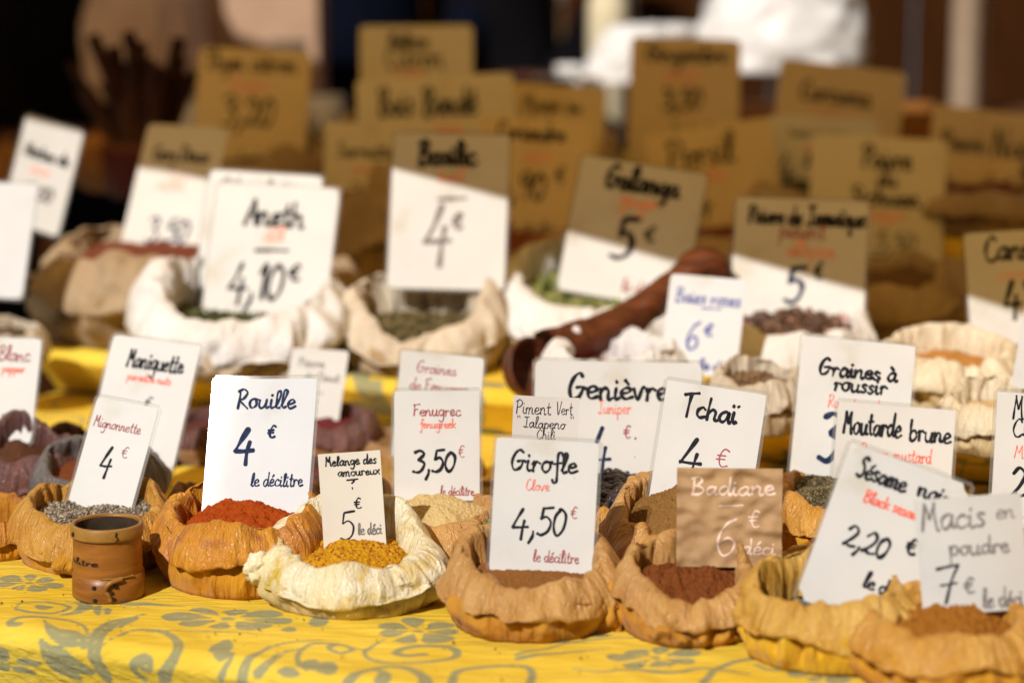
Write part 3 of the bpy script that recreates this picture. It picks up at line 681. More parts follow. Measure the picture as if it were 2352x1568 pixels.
heap('S0', P_('dark_powder', (.12, .05, .025), (.06, .025, .015)), 'dark powder in the wine-brown sack at the left edge', .7, .05, .03, .001, False)
heap('S1', P_('paprika_dark', (.20, .06, .02), (.12, .03, .012)), 'dark red powder in the grey sack', .7, .1, .03, .001, False)
heap('S2', P_('brown_powder', (.25, .13, .05), (.16, .08, .03)), 'brown powder in the sack left behind the Rouille card', .7, .1, .03, .001, False)
heap('S3', P_('wine_berries', (.16, .03, .03), (.08, .015, .02)), 'dark red spice in the wine-red sack', .7, .1, .03, .0015, False)
heap('S3b', P_('wine_spice', (.13, .05, .04), (.07, .02, .02)), 'dark spice in the small wine-brown sack', .7, .1, .03, .0015, False)
heap('S4', P_('fenugreek_powder', (.62, .47, .22), (.54, .38, .16)), 'pale beige powder heap below the Fenugrec card', .80, .22, .02, .0008)
heap('S4b', P_('mustard_powder', (.5, .33, .08), (.38, .22, .05)), 'mustard-coloured powder behind the Fenugrec sack', .7, .1, .03, .001, False)
heap('S4c', P_('ginger_powder', (.42, .28, .12), (.33, .2, .08)), 'sandy powder in the sack between the Rouille and Fenugrec cards', .7, .1, .03, .001, False)
grains('S5', M_GRAIN, 'green and brown dried pepper flakes left behind the Girofle card', 2200, (.0024, .0013, .0006), [(.20, .19, .03), (.10, .10, .02), (.33, .28, .06), (.05, .05, .015), (.16, .10, .03)], level=.80, mound=.30)
grains('S6', M_BERRY, 'dark blue-black juniper berries below the Genièvre card', 620, (.0036, .0036, .0034), [(.018, .012, .02), (.035, .022, .03), (.06, .03, .02), (.012, .01, .014)], ICO2, level=.86, mound=.12, jitter=.15, lift=1.0)
heap('S7', P_('chai_powder', (.26, .135, .04), (.15, .075, .02)), 'clumpy brown chai spice powder left of the kraft paper card', .74, .36, .05, .0019)
grains('S8', M_GRAIN, 'small olive-brown seeds below the Moutarde brune card', 2600, (.0016, .0012, .0010), [(.14, .11, .05), (.08, .06, .03), (.20, .16, .08), (.05, .04, .02)], level=.85, mound=.15)
grains('S9', M_GRAIN, 'brown seeds in the golden sack beside the Tchaï sack', 900, (.0016, .0012, .0010), [(.16, .09, .04), (.1, .05, .02)], level=.6)
grains('S10', M_BERRY, 'mixed peppercorns at the right edge behind the Macis card', 700, (.0026, .0026, .0025), [(.03, .025, .02), (.25, .12, .08), (.10, .12, .05), (.4, .3, .2)], ICO1, level=.85, mound=.1, lift=1.0)
heap('S11', P_('pale_powder', (.6, .55, .48), (.5, .45, .38)), 'pale powder in the white plastic-lined sack behind the Sésame noir card', .6, .05, .02, .001, False)
def leafy(key, label, cols, n=900, size=(.005, .0025, .0007), **k): grains(key, M_GRAIN, label, n, size, cols, **k)
GRN = [(.08, .09, .025), (.05, .055, .015), (.12, .12, .04)]
leafy('W1', 'dried green dill below the Aneth card', GRN, level=.52, mound=.02)
leafy('W1b', 'dried herbs in the white sack behind the Aneth card', GRN, 300, level=.6)
leafy('W2', 'dried basil leaves in the beige linen sack', [(.12, .09, .03), (.08, .06, .02), (.18, .14, .06)], level=.48)
grains('W3', M_GRAIN, 'green cardamom pods below the Galanga card', 420, (.0085, .0042, .0042), [(.17, .19, .045), (.11, .13, .03), (.22, .22, .07)], ICO2, level=.62, mound=.06, lift=1.2)
grains('W4', M_BERRY, 'dark brown allspice berries below the Jamaïque card', 520, (.0055, .005, .005), [(.08, .035, .018), (.05, .02, .012), (.13, .06, .03)], ICO1, level=.74, mound=.06, lift=1.2)
grains('W5', M_BERRY, 'crimson berries in the crumpled white plastic sack', 500, (.004, .004, .004), [(.30, .01, .03), (.2, .008, .02)], ICO1, level=.42, lift=1.0)
grains('W6', M_GRAIN, 'brown seeds in the pale linen sack', 300, (.003, .002, .002), [(.2, .12, .06), (.14, .08, .04)], level=.75)
heap('W7', P_('cinnamon_powder', (.48, .24, .07), (.38, .17, .04)), 'orange cinnamon powder below the Cannelle card', .62, .1, .04, .0016, False)
heap('W8', P_('cream_powder', (.6, .45, .25), (.5, .34, .16)), 'cream powder in the ivory crumpled sack', .6, .1, .03, .001, False)
leafy('W9', 'very dark spice in the large beige sack at the left', [(.02, .015, .012), (.035, .025, .02)], level=.72)
leafy('W10', 'brown leaves in the small beige sack at the left edge', [(.14, .09, .05), (.1, .06, .03)], 200, level=.7)

for k_, m_, l_ in (('M0', 'wine', 'hidden wine-brown sack behind the Rouille card'), ('M1', 'brown', 'brown sack left of the Graines de Fenugrec card'), ('M2', 'brown', 'brown sack behind the Genièvre card'), ('M3', 'ochre', 'ochre sack between the Tchaï and Graines à roussir cards'), ('M4', 'grey', 'grey sack behind the Maniguette card'), ('M5', 'brown', 'brown sack right of the Moutarde brune card'), ('M6', 'brown', 'brown sack behind the lower half of the Rouille card'), ('M7', 'wine', 'wine-brown sack right behind the Rouille card'), ('M8', 'ochre', 'tan sack just left behind the Fenugrec card'), ('M9', 'ochre', 'ochre sack behind the Fenugrec card'), ('M10', 'wine', 'wine-brown sack beside the Poivre Blanc card')):
    c_ = {'wine': (.15, .05, .035), 'brown': (.24, .13, .05), 'ochre': (.40, .24, .06), 'grey': (.12, .09, .06)}[m_]
    heap(k_, P_(m_ + '_mid_powder', c_, [x * .6 for x in c_]), 'spice in the ' + l_, .66, .12, .04, .001, False)

# ================================================================== HANDWRITING
GLY = {
'a': (.98, '.8 .85 .5 1 .15 .75 .08 .3 .32 0 .62 .3 .8 .95 .78 .3 .88 .02 1.02 .12'),
'b': (.9, '.12 2.05 .1 1 .12 .1 .5 0 .8 .4 .65 .9 .35 .95 .12 .6'),
'c': (.82, '.75 .8 .5 1 .15 .75 .1 .3 .35 0 .85 .2'),
'd': (1.0, '.75 .85 .45 1 .12 .7 .1 .25 .35 0 .65 .3 .8 .9;.86 2.05 .82 1 .8 .3 .9 0 1.02 .12'),
'e': (.85, '.1 .45 .5 .55 .72 .75 .5 1 .18 .8 .08 .35 .35 0 .88 .2'),
'f': (.7, '.85 1.75 .7 2.1 .45 1.9 .45 .9 .5 -.3 .45 -.9 .2 -1 .08 -.75;.1 .9 .75 1'),
'g': (.95, '.8 .85 .5 1 .15 .75 .1 .35 .35 .05 .65 .3 .82 .95 .82 0 .75 -.7 .45 -1 .12 -.75'),
'h': (.98, '.12 2.05 .12 1 .1 0;.1 .5 .4 .95 .7 .8 .72 .2 .85 0 1.0 .1'),
'i': (.46, '.15 .95 .12 .3 .25 0 .46 .12;.17 1.38 .2 1.5'),
'I': (.46, '.15 .95 .12 .3 .25 0 .46 .12'),
'j': (.5, '.3 .95 .3 -.4 .1 -.95 -.1 -.8;.3 1.38 .32 1.5'),
'k': (.85, '.1 2.05 .1 0;.75 1 .18 .45;.2 .45 .85 0'),
'l': (.55, '.1 .2 .42 1.2 .5 1.9 .35 2.1 .2 1.8 .15 .6 .25 .05 .55 .12'),
'm': (1.35, '.05 .9 .1 0;.1 .55 .3 .95 .52 .8 .52 0;.52 .55 .8 .97 1.02 .8 1.02 .2 1.12 0 1.32 .12'),
'n': (.98, '.05 .95 .1 0;.1 .5 .38 .97 .65 .8 .66 .2 .78 0 .98 .12'),
'o': (.92, '.5 1 .18 .8 .1 .35 .4 0 .75 .3 .75 .8 .5 1 .7 .95 .98 .92'),
'p': (.9, '.1 1 .12 0 .1 -1;.12 .6 .4 1 .75 .8 .7 .2 .4 0 .12 .25'),
'q': (.95, '.8 .85 .5 1 .15 .75 .1 .35 .35 .05 .65 .3 .82 .95 .82 0 .8 -1.05 1 -.8'),
'r': (.74, '.02 .75 .16 .98 .17 .6 .15 0;.15 .5 .32 .9 .52 .97 .7 .82'),
's': (.72, '.62 .9 .35 1 .15 .78 .4 .5 .6 .25 .35 0 .05 .12'),
't': (.66, '.3 1.75 .25 .8 .3 .1 .48 0 .7 .12;.02 1.08 .62 1.15'),
'u': (1.0, '.1 .95 .1 .3 .35 0 .65 .3 .76 .95;.76 .95 .74 .2 .85 0 1.02 .12'),
'v': (.85, '.05 .95 .35 0 .7 1 .9 .92'),
'w': (1.2, '.05 .95 .25 0 .55 .9 .8 0 1.1 .95'),
'x': (.85, '.05 .95 .4 .5 .78 0;.78 .98 .05 0'),
'y': (.9, '.1 .95 .3 .3 .45 .25;.85 .95 .5 -.4 .2 -1'),
'z': (.8, '.05 .95 .7 .95;.7 .95 .05 .02;.05 .02 .8 .02'),
'M': (1.25, '.05 0 .15 1 .22 2.05;.22 2.05 .4 1.3 .55 .9 .7 1.4 .88 2.05;.88 2.05 .92 1 1.05 .02 1.2 .1'),
'R': (1.1, '.15 0 .2 1.05 .22 2.05;.02 1.85 .55 2.12 .92 1.75 .6 1.1 .24 1 .6 .55 1.08 .02'),
'P': (1.0, '.15 0 .2 1.05 .22 2.05;.02 1.8 .55 2.12 1.0 1.75 .7 1.12 .24 .98'),
'B': (1.1, '.15 0 .2 1 .22 2.0;.02 1.85 .55 2.1 .85 1.72 .6 1.2 .24 1.05 .75 .92 1.02 .45 .65 .02 .1 0'),
'D': (1.2, '.15 0 .2 1 .22 2;.05 1.95 .8 1.8 1.1 1 .7 .1 .1 0'),
'F': (1.0, '.2 0 .2 1 .22 2;.08 1.95 .55 2.02 1.0 2.12;.2 1.05 .75 1.15'),
'G': (1.3, '1.02 1.8 .75 2.08 .35 1.65 .1 .8 .3 .08 .7 .1 1.0 .5 1.05 .95;.6 .92 1.05 .98 1.3 .85'),
'J': (1.05, '.2 2 1.05 2.02;.62 2 .64 .7 .45 .1 .1 .15;.3 .02 .95 .06'),
'V': (.95, '.05 2 .38 0 .9 2.05'),
'C': (1.1, '.95 1.7 .7 2.05 .3 1.6 .12 .8 .35 .1 .75 0 1.1 .35'),
'T': (1.1, '.0 1.85 .5 1.95 1.15 2.12;.55 1.98 .5 1 .45 0'),
'S': (.95, '.85 1.85 .55 2.05 .25 1.65 .6 1.1 .75 .5 .4 .02 .02 .2'),
'A': (1.05, '.05 0 .35 1 .6 2.02;.6 2.02 .75 1 .95 0;.2 .75 .95 .82'),
'H': (1.15, '.15 0 .2 2;.95 2.05 .9 0;.15 1 .95 1.08'),
'L': (.95, '.2 2 .15 .1;.15 .1 .95 .08'),
'N': (1.2, '.1 0 .15 2;.15 2 .9 .02;.9 .02 .95 2.05'),
'1': (.6, '.1 1.45 .45 2;.45 2 .45 0'),
'2': (1.0, '.1 1.6 .45 2.05 .85 1.6 .6 .8 .05 .08;.05 .08 .3 .22 .6 .05 1.02 .15'),
'3': (1.0, '.1 1.85 .5 2.05 .85 1.7 .45 1.15;.45 1.15 .92 .8 .75 .2 .4 -.1 .02 .02'),
'4': (1.1, '.62 2 .32 1.2 .02 .52;.02 .52 .5 .53 1.08 .6;.8 1.1 .74 .4 .7 -.4'),
'5': (1.0, '1.02 2.02 .35 1.92;.35 1.92 .25 1.15;.25 1.15 .6 1.3 .95 .9 .8 .3 .4 0 .05 .1'),
'6': (.95, '.9 2 .4 1.6 .1 .7 .35 0 .75 .15 .85 .65 .5 .95 .15 .6'),
'7': (1.0, '.05 1.85 .5 1.95 1.0 2;1.0 2 .7 1.2 .4 0;.25 1 .9 1.05'),
'8': (.9, '.75 1.8 .4 2.05 .15 1.6 .75 .9 .8 .3 .4 0 .1 .4 .6 1.2 .75 1.8'),
'9': (.9, '.8 1.5 .4 1.1 .12 1.5 .4 2 .8 1.7 .75 .8 .5 0'),
'0': (1.0, '.55 2 .18 1.5 .1 .6 .4 0 .8 .5 .9 1.5 .55 2 .45 1.95'),
'€': (1.0, '.92 1.8 .55 1.98 .28 1.4 .25 .6 .5 .05 .95 .2;.0 1.22 .72 1.28;.0 .8 .65 .86'),
',': (.5, '.32 .25 .28 -.1 .05 -.65'), '.': (.35, '.15 .0 .2 .06'), '?': (.9, '.0 1.5 .9 1.55;.45 1.5 .6 1.35 .42 1.1;.45 .7 .44 .6'),
'"': (.6, '.12 2.1 .18 1.8;.4 2.1 .44 1.8'), '_': (1.5, '.0 1 .7 1.02 1.5 1.05'), '+': (1.0, '.0 1 1 1.02;.5 1.6 .5 .2'), ' ': (.6, ''),
}
ACC = {'é': ('e', '.42 1.3 .68 1.65'), 'è': ('e', '.28 1.65 .55 1.3'), 'à': ('a', '.25 1.65 .52 1.3'), 'ï': ('I', '-.02 1.4 .02 1.48;.4 1.4 .44 1.48')}
def glyph(ch):
    if ch in ACC:
        b_, s_ = ACC[ch]; a, st_ = GLY[b_]; return a, st_ + ';' + s_
    return GLY[ch]
def line_strokes(text, rs, jit=.035):
    x = 0; out = []
    for ch in text:
        adv, ss = glyph(ch); sc = 1 + rs.uniform(-.06, .06); dy = rs.uniform(-.05, .05)
        for s_ in filter(None, ss.split(';')):
            v = np.array([float(q) for q in s_.split()]).reshape(-1, 2) * [1, sc]
            v = v + np.array([[rs.uniform(-jit, jit), rs.uniform(-jit, jit)] for _ in v])
            v[:, 0] += x + v[:, 1] * .04; v[:, 1] += dy; out.append(v)
        x += adv + .06
    return out, max(x - .06, .1)
CN = [0]
def card(label, TL, TR, BL, where, lines, mat='white', tilt=14, yaw=0, k=.25, lam=True, ext=0.0, bend=0.0, wrinkle=0.0, chamf=.16, group='handwritten price cards', y=None, back=.004):
    """a price card: a real rectangle standing in the sack `where`; TL, TR, BL are its corners as seen from the front"""
    CN[0] += 1; rs = random.Random(CN[0] * 13)
    n = Vector((0, -math.cos(rad(tilt)), math.sin(rad(tilt)))); n.rotate(Matrix.Rotation(rad(yaw), 3, 'Z'))
    if where in SACKS:
        S_ = SACKS[where]; p0 = Vector((S_['c'][0], S_['c'][1] + k * S_['R'], S_['z0'] + S_['H'] * .75))
    else: p0 = at_y((TL[0] + TR[0]) / 2, BL[1], y)
    a, b, c = (at_plane(*q, p0, n) for q in (TL, TR, BL))
    ux = (b - a).normalized(); uy = n.cross(ux).normalized()
    w = (b - a).length; h = (a - c).dot(uy) + ext
    org = a - uy * h                      # lower left corner
    base = org + ux * (w / 2)
    root = empty('price_card', base); tag(root, label, 'price card', group)
    if not bend and not wrinkle: bend = rs.uniform(-.018, .022)
    def disp(uu, vv):
        d = bend * w * ((uu - .5) ** 2 * 4 - .5)
        if wrinkle: d = d + wrinkle * (.5 - np.abs(pn(uu * 3, vv * 5, CN[0] * 3.3))) + wrinkle * .6 * pn(uu * 7, vv * 9, CN[0] * 1.3)
        return d
    X, Yv, Zv = np.array(ux), np.array(uy), np.array(n)
    def place(uu, vv, off):
        d = disp(uu, vv) + off
        return (uu[..., None] - .5) * w * X + vv[..., None] * h * Yv + d[..., None] * Zv
    def sheet(nm, mg, off_f, off_b, m, ring=False):
        nu, nv = (15, 17) if not wrinkle else (40, 40)
        uu, vv = np.meshgrid(np.linspace(-mg / w, 1 + mg / w, nu), np.linspace(-mg / h, 1 + mg / h, nv))
        if ring:      # the clear border only: the sheet itself is glued to the paper
            gu = np.concatenate([[-mg / w], np.linspace(.004, .996, nu - 2), [1 + mg / w]]); gv = np.concatenate([[-mg / h], np.linspace(.004, .996, nv - 2), [1 + mg / h]]); uu, vv = np.meshgrid(gu, gv)
        if chamf:
            du, dv = (.0022 / w, .0022 / h) if ring else ((uu[0, 1] - uu[0, 0]) * chamf, (vv[1, 0] - vv[0, 0]) * chamf)
            for i, j, sx, sy in ((0, 0, 1, 1), (0, -1, -1, 1), (-1, 0, 1, -1), (-1, -1, -1, -1)):
                uu[i, j] += sx * du; vv[i, j] += sy * dv
        f = place(uu, vv, off_f).reshape(-1, 3); bk = place(uu, vv, off_b).reshape(-1, 3); m_ = nu * nv
        F = grid_faces(nv, nu)
        if ring:
            ii, jj = np.divmod(np.arange(len(F)), nu - 1); F = F[(ii == 0) | (ii == nv - 2) | (jj == 0) | (jj == nu - 2)]
        FB = F[:, ::-1] + m_
        idx = np.arange(m_).reshape(nv, nu); loop = np.concatenate([idx[0, :], idx[1:, -1], idx[-1, -2::-1], idx[-2:0:-1, 0]])
        nl = len(loop); i0 = np.arange(nl); i1 = np.roll(i0, -1); side = np.stack([i0, i0 + nl, i1 + nl, i1], -1) + 2 * m_      # the cut edge keeps its own corners, so the face shades flat up to it
        return mesh(nm, np.concatenate([f, bk, f[loop], bk[loop]]), np.concatenate([F, FB, side]), m, root, smooth=bool(bend or wrinkle))
    paper = sheet('paper', 0, 0.0, -.0006, CARD[mat])
    if lam: sheet('laminate_border', .0030, .0002, -.0008, LAM, True)
    off = .0004
    for ln in lines:
        text, x0, x1, by, col, wt = ln[:6]; vs = ln[6] if len(ln) > 6 else 1.0; slope = ln[7] if len(ln) > 7 else 0.0
        ss, L = line_strokes(text, rs); sx = (x1 - x0) * w / L; VV, FF = [], []; cnt = 0
        if sx / w > .072: vs *= .80
        if wt < .019: wt *= .8
        if col == 'r': wt *= .75
        if col == 'r' and where[0] in 'WB': col = 'p'  # raised tier and back rows get the paler red
        if group.startswith('shaded'): wt *= .7
        sw = wt * w * .5
        for q, s_ in enumerate(ss):
            P = crom(s_, 5) if len(s_) > 2 else np.linspace(s_[0], s_[1], 6)
            P = np.stack([x0 * w + P[:, 0] * sx, (1 - by) * h + P[:, 1] * sx * vs + slope * P[:, 0] * sx], -1)
            T = np.gradient(P, axis=0); T /= np.linalg.norm(T, axis=1)[:, None] + 1e-12
            P = np.concatenate([[P[0] - T[0] * sw * .8], [P[0] - T[0] * sw * .4], P, [P[-1] + T[-1] * sw * .4], [P[-1] + T[-1] * sw * .8]]); T = np.concatenate([[T[0]] * 2, T, [T[-1]] * 2])
            wd = sw * (1 + .16 * np.sin(np.arange(len(P)) * .5 + q) + .45 * pn(np.arange(len(P)) * .23, q * 3.7 + by * 9, CN[0] * 1.9)); wd[0] *= .45; wd[-1] *= .45; wd[1] *= .85; wd[-2] *= .85
            Nn = np.stack([-T[:, 1], T[:, 0]], -1) * wd[:, None]
            pts = np.concatenate([P + Nn, P - Nn]); m_ = len(P)
            VV.append(place(pts[:, 0] / w, pts[:, 1] / h, off + q * .00001))
            i = np.arange(m_ - 1); FF.append(np.stack([i + m_, i + 1 + m_, i + 1, i], -1) + cnt); cnt += 2 * m_
        if VV: mesh('handwriting', np.concatenate(VV), np.concatenate(FF), INK[col], paper, smooth=False)
    return root
DL = 'le décilitre'
# ---- front rows
card('white card reading Mignonnette, 4 euros, in the sack behind the wooden measure', (224, 910), (365, 937), (178, 1165), 'F1',
     [('Mignonnette', .06, .82, .24, 'd', .016, 1.3), ('4', .34, .52, .60, 'k', .036, 1.5), ('€', .62, .72, .45, 'd', .016), (DL, .45, .93, .93, 'd', .014)], ext=.01, k=.2, tilt=26, yaw=-15)
card('white card reading Maniguette standing behind the Mignonnette card', (262, 768), (462, 795), (190, 1100), 'S1',
     [('Maniguette', .22, .86, .20, 'k', .022, 1.3), ('paradise nuts', .26, .76, .29, 'r', .016), ('5', .42, .55, .62, 'k', .03), ('€', .52, .6, .47, 'k', .016), (DL, .5, .95, .9, 'd', .014)], k=.75, tilt=25, yaw=-17)
card('white card reading Poivre Blanc cut off by the left picture edge', (-120, 772), (96, 778), (-150, 1010), 'S0',
     [('Poivre Blanc', .15, .9, .22, 'd', .016), ('pepper', .62, .86, .33, 'r', .018), ('4', .46, .6, .66, 'k', .03), ('le Déci', .5, .92, .84, 'g', .016)], k=.5, tilt=22, yaw=-13)
card('bluish-white glossy card reading Rouille, 4 euros, above the brick-red powder', (497, 870), (730, 868), (458, 1165), 'F2',
     [('Rouille', .22, .80, .21, 'n', .022, 1.05), ('4', .24, .42, .57, 'n', .042, 1.15), ('€', .55, .625, .42, 'n', .022), (DL, .42, .93, .76, 'n', .017, 1.1)], 'cool', k=.30, bend=.02, ext=.012, tilt=26, yaw=-14)
card('small cream-white card leaning behind the right of the Rouille card', (672, 798), (802, 806), (620, 985), 'S3',
     [('Poivre', .15, .6, .22, 'g', .02), ('du Timut', .3, .9, .38, 'g', .02), ('_', .4, .65, .62, 'g', .02), ('5', .4, .55, .8, 'g', .03)], 'paper', lam=False, k=.1, tilt=26, yaw=-16)
card('small tilted card reading Melange des amoureux, 5 euros, in the cream sack', (730, 1043), (873, 1033), (766, 1262), 'F3',
     [('Melange des', .11, .93, .12, 'k', .021, 1.15), ('amoureux', .30, .97, .225, 'k', .019, 1.1), ('?', .42, .60, .40, 'k', .026), ('€', .53, .64, .54, 'k', .022), ('5', .26, .50, .82, 'k', .028, 1.2), ('le déci', .56, .94, .79, 'g', .022, 1.3)], 'cream', lam=False, k=.25, chamf=0, ext=.008)
card('white card reading Fenugrec, 3,50 euros, with a grey shadow across its corner', (905, 897), (1101, 896), (903, 1150), 'S4',
     [('Fenugrec', .22, .78, .23, 'd', .017, 1.15), ('fenugreek', .30, .72, .34, 'r', .018, 1.0), ('3,50', .22, .72, .74, 'k', .032, 1.1), ('€', .75, .82, .61, 'd', .014), (DL, .54, .93, .95, 'd', .013, 1.2)], k=.45)
card('card reading Graines de Fenugrec peeking above the Fenugrec card', (922, 804), (1113, 822), (916, 1050), 'S4b',
     [('Graines', .2, .68, .19, 'd', .015, 1.1), ('de Fenugrec', .14, .84, .36, 'd', .015, 1.1), ('4', .3, .45, .7, 'k', .03)], k=.6)
card('small grey paper reading Piment vert Jalapeno chili behind the Girofle card', (1180, 907), (1331, 914), (1168, 1150), 'S5',
     [('Piment', .04, .57, .17, 'k', .016, 1.35), ('Vert', .66, .90, .165, 'k', .014, 1.35), ('"', .05, .12, .33, 'k', .014, 1.2), ('Jalapeno', .16, .80, .30, 'k', .016, 1.2), ('"', .86, .93, .33, 'k', .014, 1.2), ('Chili', .37, .66, .40, 'k', .014, 1.2)], 'grey', lam=False, k=.35, bend=.03, chamf=0)
card('white card reading Girofle, 4,50 euros, in the tan sack', (1140, 1003), (1377, 1016), (1127, 1315), 'F4',
     [('Girofle', .15, .80, .235, 'k', .025, 1.1), ('Clove', .31, .54, .375, 'r', .014, 1.0), ('4,50', .20, .72, .70, 'k', .026, 1.15), ('€', .76, .82, .57, 'd', .013), (DL, .42, .86, .895, 'd', .013, 1.15)], k=.15, tilt=14, yaw=-3)
card('wide white card reading Genièvre above the juniper berries', (1229, 826), (1612, 834), (1222, 1125), 'S6',
     [('Genièvre', .20, .80, .29, 'k', .020, 1.1), ('Juniper', .38, .58, .40, 'r', .009, 1.2), ('4', .33, .46, .86, 'n', .022, 1.35), ('€', .54, .58, .59, 'd', .010), ('.', .6, .62, .59, 'k', .012)], k=.50)
card('white laminated card with clear border reading Tchaï, 4 euros', (1533, 871), (1762, 906), (1503, 1170), 'S7',
     [('Tchaï', .19, .74, .235, 'k', .030, 1.15, 0), ('4', .24, .46, .63, 'k', .034, 1.1), ('€', .60, .72, .55, 'd', .016, .9), ('.', .80, .84, .60, 'k', .012)], k=.15, ext=.01, tilt=16, yaw=-7)
card('wrinkled brown kraft paper reading Badiane in white, 6 euros', (1555, 1073), (1797, 1076), (1549, 1300), 'F5',
     [('Badiane', .13, .93, .27, 'w', .020, .85), ('_', .40, .62, .50, 'w', .016), ('6', .36, .56, .88, 'w', .020, 1.05), ('€', .68, .79, .60, 'w', .018, .9), ('déci', .62, .94, .87, 'w', .018, .9)], 'kraft', lam=False, k=.22, wrinkle=.006, chamf=0, tilt=12)
card('white laminated card reading Graines à roussir behind the Moutarde brune card', (1843, 770), (2104, 794), (1812, 1120), 'S8',
     [('Graines à', .17, .86, .245, 'k', .026, 1.1), ('roussir', .32, .78, .335, 'k', .022, 1.1), ('Russet seeds', .28, .76, .45, 'r', .015, 1.1), ('3', .24, .42, .78, 'n', .045, 1.35)], k=.62, tilt=15, yaw=-7)
card('white laminated card reading Moutarde brune, brown mustard', (1925, 920), (2196, 942), (1908, 1160), 'S8',
     [('Moutarde', .06, .55, .30, 'k', .022, 1.5), ('brune', .62, .97, .32, 'k', .022, 1.4), ('Brown mustard', .22, .82, .53, 'r', .016, 1.3)], k=.30)
card('leaning white card reading Sésame noir, 2,20 euros, in the golden sack', (1955, 1014), (2232, 1116), (1838, 1345), 'F6',
     [('Sésame', .12, .52, .18, 'k', .024, 1.15), ('noir', .62, .88, .165, 'k', .024, 1.05), ('Black sesame', .24, .74, .31, 'r', .019, 1.0), ('2,20', .20, .56, .60, 'k', .025, 1.0), ('€', .68, .76, .52, 'k', .024), ('le décilitre', .46, 1.0, .80, 'k', .021, 1.05)], k=.1, chamf=.6, ext=.01)
card('curled white paper reading Macis en poudre, 7 euros, at the lower right', (2100, 1148), (2346, 1130), (2112, 1415), 'F7',
     [('Macis', .05, .64, .27, 'g', .024, 1.2), ('en', .74, .92, .21, 'g', .016, 1.0), ('poudre', .28, .84, .50, 'g', .020, 1.05), ('7', .13, .33, .90, 'k', .024, 1.1), ('€', .39, .48, .83, 'g', .022), ('le déci', .55, .93, .97, 'g', .022, 1.2)], 'paper', lam=False, k=.25, bend=-.06, chamf=0)
card('white card cut off by the right picture edge beside the Macis card', (2291, 898), (2500, 912), (2278, 1180), 'S10',
     [('Moutarde', .18, .95, .22, 'k', .02, 1.5), ('Claire', .18, .7, .36, 'k', .02, 1.2), ('Mustard', .22, .8, .53, 'r', .016), ('2', .2, .36, .84, 'k', .03, 1.2)], k=.75)
card('bright white card at the right picture edge above the ivory sack', (2362, 660), (2520, 690), (2285, 880), 'W8', [], 'cool', k=.0, lam=False)
card('bluish-white card reading 6 euros le déci above the crimson berries', (1541, 628), (1717, 643), (1488, 850), 'W5',
     [('Baies roses', .10, .95, .28, 'b', .024, 1.2), ('_', .45, .7, .42, 'b', .02), ('6', .30, .46, .76, 'b', .036, 1.3), ('€', .53, .63, .60, 'b', .034), ('le déci', .52, .96, .94, 'b', .032, 1.0)], 'cool', lam=False, k=.35, tilt=20, yaw=-15)
# ---- raised tier
card('white card reading Aneth, 4,10 euros, in the large white sack', (500, 420), (780, 434), (453, 760), 'W1',
     [('Aneth', .26, .74, .27, 'k', .030, 1.2), ('dill', .44, .6, .37, 'r', .02), ('_', .38, .64, .56, 'k', .024), ('4,10', .20, .64, .76, 'k', .030, 1.3), ('€', .68, .76, .63, 'k', .026), (DL, .5, .95, .94, 'd', .013)], k=.10, tilt=20, yaw=-15)
card('white card edge showing behind the Aneth card', (484, 390), (742, 406), (425, 655), 'W1', [('Ciboulette', .1, .85, .2, 'g', .022)], k=.42, tilt=20, yaw=-15)
card('card reading Basilic, its lower half sunlit and its top in shade, 4 euros', (905, 305), (1172, 310), (868, 660), 'W2',
     [('Basilic', .22, .72, .20, 'k', .036, 1.3), ('basil', .4, .62, .31, 'r', .024), ('_', .4, .64, .52, 'g', .030), ('4', .30, .52, .78, 'g', .040, 1.3), ('€', .54, .62, .61, 'g', .034)], k=.20, tilt=16, yaw=-7)
card('card reading Galanga, 5 euros, half shaded, above the green pods', (1338, 355), (1626, 402), (1287, 665), 'W3',
     [('Galanga', .22, .80, .20, 'k', .034, 1.3), ('ginger', .36, .66, .32, 'r', .030), ('5', .36, .52, .70, 'k', .040, 1.3), ('€', .6, .68, .55, 'k', .02), (DL, .5, .92, .93, 'd', .014)], k=-.20, tilt=17, yaw=-9)
card('card reading Poivre de Jamaïque, 5 euros, half shaded, in the white sack', (1692, 452), (1998, 463), (1632, 760), 'W4',
     [('Poivre de', .10, .50, .19, 'k', .024, 1.3), ('Jamaïque', .54, .98, .19, 'k', .024, 1.3), ('piment', .34, .68, .29, 'd', .016), ('allspice', .40, .76, .42, 'r', .022), ('5', .40, .54, .76, 'n', .036, 1.2), ('€', .62, .68, .58, 'k', .02), (DL, .6, .95, .9, 'd', .012)], k=.1, tilt=20, yaw=-11)
card('card reading Cannelle at the right edge, top in shade', (2213, 536), (2480, 520), (2172, 800), 'W7',
     [('Cannelle', .16, .9, .26, 'k', .026, 1.3), ('cinnamon', .26, .8, .44, 'r', .016), ('4', .3, .44, .72, 'k', .032, 1.3), ('€', .48, .56, .55, 'k', .02)], k=.9)
card('very white glossy card cut off by the left edge above the small beige sack', (-160, 410), (88, 424), (-200, 670), 'W10', [], 'cool', k=.2, tilt=20, yaw=-14)
card('narrow white card reading Herbes at the upper left, turned aside', (62, 262), (193, 302), (58, 520), 'W9',
     [('Herbes de', .12, .88, .36, 'k', .04, 1.3), ('mix', .3, .6, .5, 'r', .04), ('3,50', .3, .75, .72, 'g', .05)], k=.45, yaw=-14, tilt=6)

